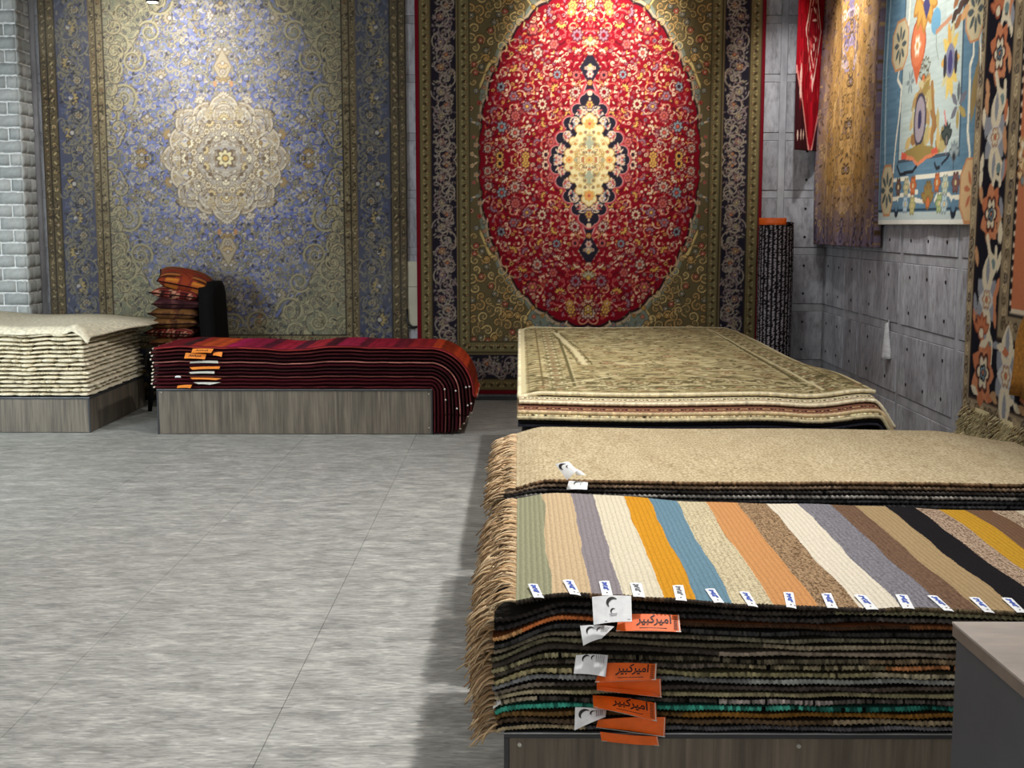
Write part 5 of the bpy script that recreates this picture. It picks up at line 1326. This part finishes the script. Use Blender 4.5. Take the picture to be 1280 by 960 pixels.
def cushion(cx, cy, cz, sx, sy, th, tilt, roll, yaw, pal, label, stripe=.03, diag=0.0):
    n = 26; u = np.linspace(-1, 1, n); U, W_ = np.meshgrid(u, u)
    e = (1 - np.abs(U) ** 3.0) * (1 - np.abs(W_) ** 3.0)
    hgt = th / 2 * np.clip(e, 0, 1) ** .55
    pin = 1 - .06 * (1 - np.abs(W_) ** 2) * np.abs(U) ** 4; pin2 = 1 - .06 * (1 - np.abs(U) ** 2) * np.abs(W_) ** 4
    X, Y = U * sx / 2 * pin, W_ * sy / 2 * pin2
    top = np.stack([X, Y, hgt], -1).reshape(-1, 3); bot = np.stack([X, Y, -hgt], -1).reshape(-1, 3)
    d = X * math.cos(diag) + Y * math.sin(diag); kk = np.floor(d / stripe + 40).astype(int)
    pc = np.array([lin(c) for c in pal]); sub = np.floor(d / (stripe / 4) + 200).astype(int)
    c = pc[(kk * 7 + (sub % 4 == 0) * 3) % len(pal)]; q = (np.floor(Y / .09 + 40).astype(int) % 2 == 0); c2 = pc[(np.floor(Y / (stripe * .7) + 60).astype(int) * 5) % len(pal)]
    c = np.where((q & (np.abs(X) > sx * .12))[..., None], c2, c)
    Rz = lambda a: np.array(((math.cos(a), -math.sin(a), 0), (math.sin(a), math.cos(a), 0), (0, 0, 1)))
    Ry = np.array(((math.cos(tilt), 0, math.sin(tilt)), (0, 1, 0), (-math.sin(tilt), 0, math.cos(tilt)))); Rx = np.array(((1, 0, 0), (0, math.cos(roll), -math.sin(roll)), (0, math.sin(roll), math.cos(roll))))
    Rm = Rz(yaw) @ Ry @ Rx; V = np.vstack([top, bot]) @ Rm.T + np.array((cx, cy, cz))
    F = np.vstack([gridF(n, n), gridF(n, n, n * n, True)])
    # weld the rim: reuse the top's border for the bottom
    border = np.zeros((n, n), bool); border[0] = border[-1] = True; border[:, 0] = border[:, -1] = True
    mp = np.arange(2 * n * n); bi = np.nonzero(border.ravel())[0]; mp[bi + n * n] = bi; F = mp[F]
    o = mk('cushion', V, F, M['wool'], None, np.vstack([c.reshape(-1, 3), c.reshape(-1, 3) * .7]), True); tag(o, label, 'cushion', 'kilim cushions on the chair')
    lp = np.concatenate([np.arange(n), np.arange(1, n) * n + n - 1, (n - 1) * n + np.arange(n - 2, -1, -1), np.arange(n - 2, -1, -1) * n])
    b = MB(); b.tube(V[lp], .006, 5, lin((40, 20, 18))); b.build('piping', M['yarn'], o, True)
RU = [(150, 62, 34), (190, 112, 40), (84, 34, 26), (120, 44, 40), (206, 128, 48), (60, 30, 26), (150, 100, 70)]
PL = [(66, 34, 38), (84, 44, 48), (46, 24, 28), (100, 62, 60), (70, 36, 40)]
RD = [(120, 34, 30), (190, 96, 80), (60, 24, 22), (150, 60, 50), (44, 20, 20), (206, 150, 120)]
BR = [(110, 74, 40), (84, 56, 34), (130, 92, 50), (60, 36, 26), (96, 50, 36)]
CU = [(-2.80, .50, .05, .02, .1, PL, 'dark plum cushion, lowest of the pile on the black chair', .10), (-2.82, .565, .0, .02, .05, BR, 'dark brown cushion, second from the bottom on the chair', .10),
      (-2.83, .645, .03, .02, -.06, RD, 'dark red cushion, third from the bottom on the chair', .10), (-2.82, .725, -.02, .03, .1, BR, 'brown striped cushion, fifth from the top on the chair', .11),
      (-2.80, .805, .04, .04, .02, BR, 'tan striped cushion, fourth from the top on the chair', .12),
      (-2.79, .885, .03, .03, .15, PL, 'plum striped cushion, third from the top on the chair', .12), (-2.77, .965, .10, .05, -.1, RD, 'red and cream striped cushion, second from the top on the chair', .12),
      (-2.735, 1.065, .22, .20, .25, RU, 'rust and gold patchwork cushion on top of the chair pile', .17)]
for k, (cx, cz, tl, rl, yw, pal, lab, th) in enumerate(CU): cushion(cx - .03, 10.27, cz, (.40 if k < 7 else .44), .40, th, tl, rl, yw, pal, lab, .016 if k < 7 else .013, .2 * k)

# ------------------------------------------------------------------ rolled carpet standing in the corner
cx, cy, r, H_ = 2.15, 10.50, .145, 1.545
n, m_ = 96, 220; A, Z = np.meshgrid(np.arange(n) * 2 * PI / n, np.linspace(.001, H_, m_))
rr = r * (1 + .012 * np.sin(A * 3 + 1) + .01 * np.sin(Z * 7))
V = np.stack([cx + rr * np.cos(A), cy + rr * np.sin(A), Z], -1).reshape(-1, 3)
i = np.arange(m_ - 1)[:, None] * n; j = np.arange(n)[None, :]; jn = (j + 1) % n
F = np.stack([i + j, i + jn, i + n + jn, i + n + j], -1).reshape(-1, 4)
fl_ = rng.random((m_, n)); colw = (np.arange(n) % 4 < 2)[None, :]
c = np.where(((fl_ > .45) & colw)[..., None], lin((172, 162, 166)), lin((30, 26, 28))) * (.8 + .4 * rng.random((m_, n, 1)))
roll_c = mk('rolled_carpet', V, F, M['pile'], None, c.reshape(-1, 3), False); tag(roll_c, 'black and white flecked carpet rolled up and standing in the corner', 'rug')
sp = []; 
for k in range(140):
    a = k * .22; q = r * (.15 + .84 * k / 140); sp.append((cx + q * math.cos(a), cy + q * math.sin(a), H_ - .004))
b = MB(); b.tube(sp, .007, 5, lin((40, 36, 38))); b.build('rolled_end', M['yarn'], roll_c, True)
b = MB(); b.cyl((cx, cy, H_ - .03), (cx, cy, H_ - .012), r * .985, r * .985, 32, lin((20, 18, 18))); b.build('core', M['yarn'], roll_c)
A, Z = np.meshgrid(np.linspace(PI * 1.02, PI * 1.62, 16), np.linspace(H_ - .022, H_ + .035, 4))
P = np.stack([cx + (r + .004) * np.cos(A), cy + (r + .004) * np.sin(A), Z], -1); V, F = slab(P, np.array((0, 0.003, 0)), False)
ob = mk('orange_label', V, F, M['orange'], roll_c, None, True); ob['label'] = 'orange paper label round the top of the roll'

# ------------------------------------------------------------------ cards, labels and price tags
def card(name, Q, m, parent, label=None, bulge=0.0, th=.0012, nu=9, nv=5, curl=0.0, edge=None):
    """Q = TL, TR, BR, BL world corners"""
    Q = [np.array(q, float) for q in Q]; u, v = np.meshgrid(np.linspace(0, 1, nu), np.linspace(0, 1, nv))
    nrm = np.cross(Q[1] - Q[0], Q[0] - Q[3]); nrm /= np.linalg.norm(nrm)
    def f(u, v):
        u = np.asarray(u, float)[..., None]; v = np.asarray(v, float)[..., None]
        p = Q[3] * (1 - u) * (1 - v) + Q[2] * u * (1 - v) + Q[1] * u * v + Q[0] * (1 - u) * v
        return p + nrm * (bulge * np.sin(PI * u) + curl * (1 - v) ** 2)
    V, F = slab(f(u, v), -nrm * th); o = mk(name, V, F, m, parent, None, False)
    if label: o['label'] = label
    f.n = nrm; f.o = o; f.asp = np.linalg.norm(Q[1] - Q[0]) / np.linalg.norm(Q[0] - Q[3])
    return f
def put(f, name, V2, F, m):
    V2 = np.asarray(V2, float); return mk(name, f(V2[:, 0], V2[:, 1]) + f.n * .0009, F, m, f.o)
def strokes(f, name, lines, wd, m):
    V, F = [], []
    for L in lines:
        L = [np.array(p, float) for p in L]
        for a, b_ in zip(L[:-1], L[1:]):
            d = b_ - a; d[0] *= f.asp; d /= np.linalg.norm(d) + 1e-9; nn_ = np.array((-d[1] / f.asp, d[0])) * wd / 2; ee = np.array((d[0] / f.asp, d[1])) * wd * .3
            k = len(V); V += [a - ee - nn_, b_ + ee - nn_, b_ + ee + nn_, a - ee + nn_]; F.append((k, k + 1, k + 2, k + 3))
    return put(f, name, V, np.array(F), m)
def arc(cx, cy, r, a0, a1, n=8, asp=1.0): return [(cx + r * math.cos(a) / asp, cy + r * math.sin(a)) for a in np.linspace(a0, a1, n)]
def crescent(f, cx, cy, r, open_a=-.6):
    t = np.linspace(0, 1, 15); a0, a1 = open_a + .5, open_a + 2 * PI - .5 - 1.6
    o_ = [(cx + r * math.cos(a) / f.asp, cy + r * math.sin(a)) for a in a0 + (a1 - a0) * t]
    k = r * .45; dx, dy = math.cos(open_a) * k, math.sin(open_a) * k
    i_ = []
    for s_, a in zip(t, a0 + (a1 - a0) * t):
        q = 1 - .62 * math.sin(PI * s_) ** .8; i_.append((cx + r * q * math.cos(a) / f.asp, cy + r * q * math.sin(a)))
    n = len(t); V = o_ + i_; F = np.array([(j, j + 1, n + j + 1, n + j) for j in range(n - 1)]); return V, F
def cresc_print(f, big=(.50, .74, .20), small=(.52, .42, .10), textline=True):
    V1, F1 = crescent(f, *big, .0); V2, F2 = crescent(f, *small, .2)
    put(f, 'crescent_emblem', V1 + V2, np.vstack([F1, F2 + len(V1)]), M['ink'])
def text2d(s, align='CENTER'):
    cu = bpy.data.curves.new('txt', 'FONT'); cu.body = s; cu.align_x = align; cu.resolution_u = 3; cu.offset = .022
    ob = bpy.data.objects.new('txt', cu); COL.objects.link(ob); me = ob.to_mesh()
    V = np.array([v.co[:2] for v in me.vertices]); F = [tuple(p.vertices) for p in me.polygons]
    ob.to_mesh_clear(); bpy.data.objects.remove(ob); bpy.data.curves.remove(cu)
    return V, F
ARAB = 'ﺮﯿﺒﮐﺮﯿﻣﺍ'
TV, TF = text2d(ARAB)
def arab(f, u0=.10, u1=.90, v0=.30, v1=.95):
    lo, hi = TV.min(0), TV.max(0); V = (TV - lo) / (hi - lo); V = V * np.array((u1 - u0, v1 - v0)) + np.array((u0, v0))
    put(f, 'lettering', V, TF, M['ink'])
YT = 2.774
def q4(pts, ytop=YT, ybot=None):
    ybot = ytop - .03 if ybot is None else ybot
    return [at(*pts[0], y=ytop), at(*pts[1], y=ytop), at(*pts[2], y=ybot), at(*pts[3], y=ybot)]
def near_rug(px_y):
    """the rug of the front pile whose edge lies at that height in the photograph"""
    z = at(760, px_y, y=2.79)[2]; return near[int(np.clip(round((z - .34) / .0172) - 1, 0, NL - 2))]
def orange_tag(pts, py, text=True, dy=.035, label='orange card tag with black lettering', m='orange', bulge=.004, y0=YT):
    f = card('orange_tag', q4(pts, y0, y0 - dy), M[m], near_rug(py), label, bulge)
    strokes(f, 'card_border', [[(.0, .02), (1.0, .02)], [(.985, .0), (.985, 1)]], .05, M['card_edge'])
    if text:
        arab(f, .30, .86); strokes(f, 'code_marks', [[(.90, .12 + k * .085), (.955, .12 + k * .085)] for k in range(10)] + [[(.36, .17), (.78, .17)]], .035, M['ink'])
    return f
orange_tag([(774, 768), (849, 769), (851, 790), (770, 789)], 766)
orange_tag([(752, 829), (821, 830), (820, 850), (744, 853)], 826)
orange_tag([(746, 851), (826, 849), (827, 871), (746, 862)], 848, False, -.014, 'folded open orange card tag', bulge=-.003, y0=2.764)
orange_tag([(747, 858), (815, 866), (827, 872), (746, 863)], 848, False, .006, 'lower lip of the folded orange tag', bulge=.001, y0=2.772)
orange_tag([(741, 869), (820, 879), (821, 902), (742, 884)], 868, True, .04)
orange_tag([(748, 900), (832, 897), (831, 921), (745, 909)], 896, False, -.016, 'folded orange card tag in shade', bulge=-.003, y0=2.758)
orange_tag([(750, 915), (822, 921), (824, 932), (752, 926)], 898, False, -.010, 'lowest folded orange card tag', bulge=.003, y0=2.768)
def white_label(pts, py, dy=.03, y0=YT - .006, label='white satin label with black crescent emblem', **kw):
    f = card('satin_label', q4(pts, y0, y0 - dy), M['label'], near_rug(py), label, .006); cresc_print(f, **kw); return f
f = white_label([(740, 746), (789, 745), (790, 777), (742, 781)], 752, dy=.045); strokes(f, 'small_print', [[(.42, .30), (.62, .31)], [(.44, .24), (.60, .25)], [(.30, .06), (.95, .09)]], .02, M['ink_grey'])
f = white_label([(725, 782), (768, 783), (752, 798), (729, 807)], 778, big=(.30, .70, .22), small=(.60, .72, .14))
strokes(f, 'small_print', [[(.68 + k * .05, .9), (.70 + k * .05, .55)] for k in range(5)], .03, M['ink_grey'])
f = white_label([(720, 819), (760, 819), (757, 846), (717, 842)], 816, big=(.32, .78, .20), small=(.55, .82, .12))
strokes(f, 'small_print', [[(.64 + k * .06, .95), (.65 + k * .06, .62)] for k in range(5)], .03, M['ink_grey'])
f = white_label([(719, 884), (758, 887), (757, 896), (718, 913)], 880, big=(.30, .66, .26), small=(.58, .66, .16))
strokes(f, 'small_print', [[(.68 + k * .06, .85), (.69 + k * .06, .35)] for k in range(4)], .03, M['ink_grey'])
card('paper_slip', q4([(617, 879), (625, 873), (626, 879), (616, 886)], 2.80, 2.79), M['label'], near[4], 'small white paper slip')
# price tags along the front edge of the striped rug
zt = near_z(NL - 1)
for k, px in enumerate((670, 715, 758, 798, 851, 895, 938, 990, 1040, 1086, 1135, 1180, 1232, 1273)):
    xx = at(px, 740, y=2.8)[0]; z0 = float(zt(np.array([xx]), np.array([2.8]))[0]); wd = .0125; a = rng.uniform(-.35, .35); dx = math.sin(a) * .02; hw_ = wd * rng.uniform(.9, 1.1)
    Q = [(xx - hw_ - dx, 2.868, z0 + .0075), (xx + hw_ - dx, 2.868 + rng.uniform(-.006, .006), z0 + .0075), (xx + hw_ + dx, 2.772, z0 + .001 - .004 * rng.random()), (xx - hw_ + dx, 2.772, z0 + .001)]
    f = card('price_tag', Q, M['label'], striped, None, .001, .0008, 5, 5, rng.uniform(.0, .003))
    j = lambda: rng.uniform(-.05, .05)
    L = [[(.30 + j(), .88), (.45, .80 + j()), (.62 + j(), .86), (.50, .70)], [(.32, .66 + j()), (.52 + j(), .70), (.66, .60)], [(.42 + j(), .58), (.36, .44), (.55, .46 + j())], [(.60 + j(), .52), (.68, .36)]]
    strokes(f, 'handwriting', L, .055, M['ink_blue'] if k not in (3, 4) else M['ink_grey']); strokes(f, 'punch_hole', [[(.49, .16), (.52, .16)]], .05, M['ink'])
# satin labels on the cream pile
for pts, y0, dy in (([(694, 580), (711, 577), (722, 588), (709, 600)], 3.94, .03), ([(712, 583), (727, 589), (732, 594), (722, 594)], 3.944, .01), ([(711, 601), (735, 603), (734, 612), (708, 612)], 3.94, .02)):
    f = card('satin_label', q4(pts, y0, y0 - dy), M['label'], cream_top, 'white satin label with black crescent emblem', .003)
    if pts[0][0] != 712: cresc_print(f, (.40, .72, .22), (.66, .62, .10))
# small orange tags on the kilim pile
kil = [o for o in bpy.data.objects if o.name.startswith('folded_kilim')]
for pts, k, m, dy in (([(241, 436), (267, 436), (264, 441), (239, 441)], 11, 'orange_dull', .03), ([(232, 441), (258, 443), (256, 449), (230, 448)], 10, 'orange_dull', .03), ([(267, 441), (278, 440), (277, 446), (266, 444)], 10, 'orange_dull', .02),
                      ([(238, 452), (272, 451), (273, 454), (237, 454)], 8, 'card_edge', .02), ([(237, 459), (275, 458), (274, 461), (240, 462)], 6, 'orange_dull', .015), ([(236, 465), (268, 464), (268, 467), (238, 467)], 5, 'card_edge', .012),
                      ([(238, 472), (277, 473), (270, 475), (240, 474)], 3, 'orange_dull', .012), ([(242, 478), (276, 478), (262, 481), (248, 480)], 2, 'card_edge', .01), ([(222, 482), (240, 481), (238, 485), (221, 485)], 1, 'orange_dull', .02), ([(219, 470), (226, 470), (226, 472), (219, 472)], 3, 'label', .01)):
    f = card('orange_tag' if m.startswith('or') else 'card_tag', q4(pts, 8.924, 8.924 - dy), M[m], kil[k], None, .004, .002)
    if pts[0][0] in (241, 232): strokes(f, 'lettering', [[(.2 + q * .12, .35), (.26 + q * .12, .65 - .1 * (q % 2)), (.3 + q * .12, .4)] for q in range(5)], .12, M['ink'])

# ------------------------------------------------------------------ counter at the lower right
p0 = at(1190, 777, z=.92); p1 = at(1280, 853, z=.92); dv = (p0 - p1) / np.linalg.norm(p0 - p1); fx, fy = p0[0], p0[1]
t = empty('counter', (1.15, 1.2, 0), 'grey counter with pale stone top at the lower right', 'counter')
def skew(mb, name, m, x0, x1, y0, y1, z0, z1):
    k = dv[0] / dv[1]; V = [(x + k * (y - fy), y, z) for z in (z0, z1) for y in (y0, y1) for x in (x0, x1)]
    b = MB(); b.add(V, [(0, 2, 3, 1), (4, 5, 7, 6), (0, 1, 5, 4), (2, 6, 7, 3), (0, 4, 6, 2), (1, 3, 7, 5)]); return b.build(name, m, t)
skew(None, 'worktop', M['counter_top'], fx, fx + .9, .62, fy, .9165, .92)
skew(None, 'edge_band', M['counter_edge'], fx + .001, fx + .899, .621, fy - .001, .898, .9162)
skew(None, 'side_panel', M['counter_side'], fx + .006, fx + .026, .63, fy - .006, .0, .8978)
skew(None, 'back_panel', M['counter_side'], fx + .028, fx + .89, fy - .026, fy - .006, .0, .8978)
skew(None, 'right_panel', M['counter_side'], fx + .87, fx + .89, .63, fy - .03, .0, .8978)
skew(None, 'plinth', M['edge'], fx + .05, fx + .86, .70, fy - .05, .0, .08)

# ------------------------------------------------------------------ small things on the walls
t = empty('wall_panel', (-.945, 10.73, .62), 'pale plastic panel with black cable in the gap between the two hangings', 'panel')
b = MB(); b.box(-.985, -.885, 10.725, 10.744, .62, 1.21, .003); b.build('cover', M['panel_plastic'], t)
b = MB(); b.box(-.984, -.886, 10.7235, 10.7255, .990, .994); b.build('seam', M['edge'], t)
b = MB(); b.tube([(-.975, 10.715, .80), (-.974, 10.712, .70), (-.96, 10.712, .665), (-.93, 10.712, .645), (-.89, 10.712, .645)], .011, 8); b.build('cable', M['black'], t, True)
b = MB(); b.box(-.98, -.905, 10.719, 10.7248, .565 + .06, .585 + .06, .001); b.build('slot', M['black'], t)
U, W_ = np.meshgrid(np.linspace(0, 1, 14), np.linspace(0, 1, 10))
a = U * 2.6; P = np.stack([XR - .006 - .028 * (1 - np.cos(a)) * (1 - .4 * W_), 8.80 - .05 * np.sin(a) - .10 * (1 - W_) * (1 - U), .60 + .26 * W_ - .03 * U], -1)
V, F = slab(P, np.array((.0015, 0, 0))); o = mk('peeling_paper', V, F, M['paper_back'], None, None, True); tag(o, 'torn strip of wallpaper curling off the right wall', 'wallpaper')

# shaggy beige fleece leaning on the wall under the navy floral rug
U, W_ = np.meshgrid(np.linspace(0, 1, 40), np.linspace(0, 1, 16))
P = np.stack([XW - .012 - .20 * (1 - W_) ** 1.4 + .01 * np.sin(U * 30), 7.13 - U * 1.8, .004 + .50 * W_], -1)
n = rng.random(P.shape[:2])[..., None]; cc = lin((200, 186, 146)) * (.8 + .35 * n)
V, F = slab(P, np.array((.02, 0, -.002))); V[:, 2] = np.maximum(V[:, 2], .002)
fleece = mk('shaggy_rug', V, F, M['wool'], None, np.vstack([cc.reshape(-1, 3)] * 2), True); tag(fleece, 'shaggy beige rug leaning on the wall below the navy floral rug', 'rug')
k = 2600; uu = rng.random(k); ww = rng.random(k) ** .8
pts = np.stack([XW - .014 - .20 * (1 - ww) ** 1.4, 7.13 - uu * 1.8, .01 + .49 * ww], -1)
mb = fringe_mb(pts, [(-.9, rng.normal(0, .3), -.5) for _ in range(k)], (.035), 2, .0034, [(206, 192, 150), (190, 176, 134), (214, 202, 164), (176, 160, 118)], .03, .5)
stuff(mb.build('shag_pile', M['yarn'], fleece))

# track lamp above the periwinkle rug: only its lower rim shows at the top of the picture
t = empty('track_spotlight', (-2.80, 9.72, 3.2), 'black ceiling spotlight at the top edge above the periwinkle rug', 'lamp')
b = MB(); b.cyl((-2.80, 9.72, 3.206), (-2.80, 9.72, 3.42), .05, .055, 24); b.build('housing', M['black'], t, True)
m, nt, bs = new_mat('lamp_glow'); bs.inputs['Emission Color'].default_value = (1, .95, .88, 1); bs.inputs['Emission Strength'].default_value = 6.0
b = MB(); b.cyl((-2.80, 9.72, 3.2045), (-2.80, 9.72, 3.2058), .042, .042, 24); b.build('lens', m, t)
b = MB(); b.tube([(-2.80, 9.72, 3.42), (-2.80, 9.72, ZC)], .012, 8); b.build('stem', M['black'], t)
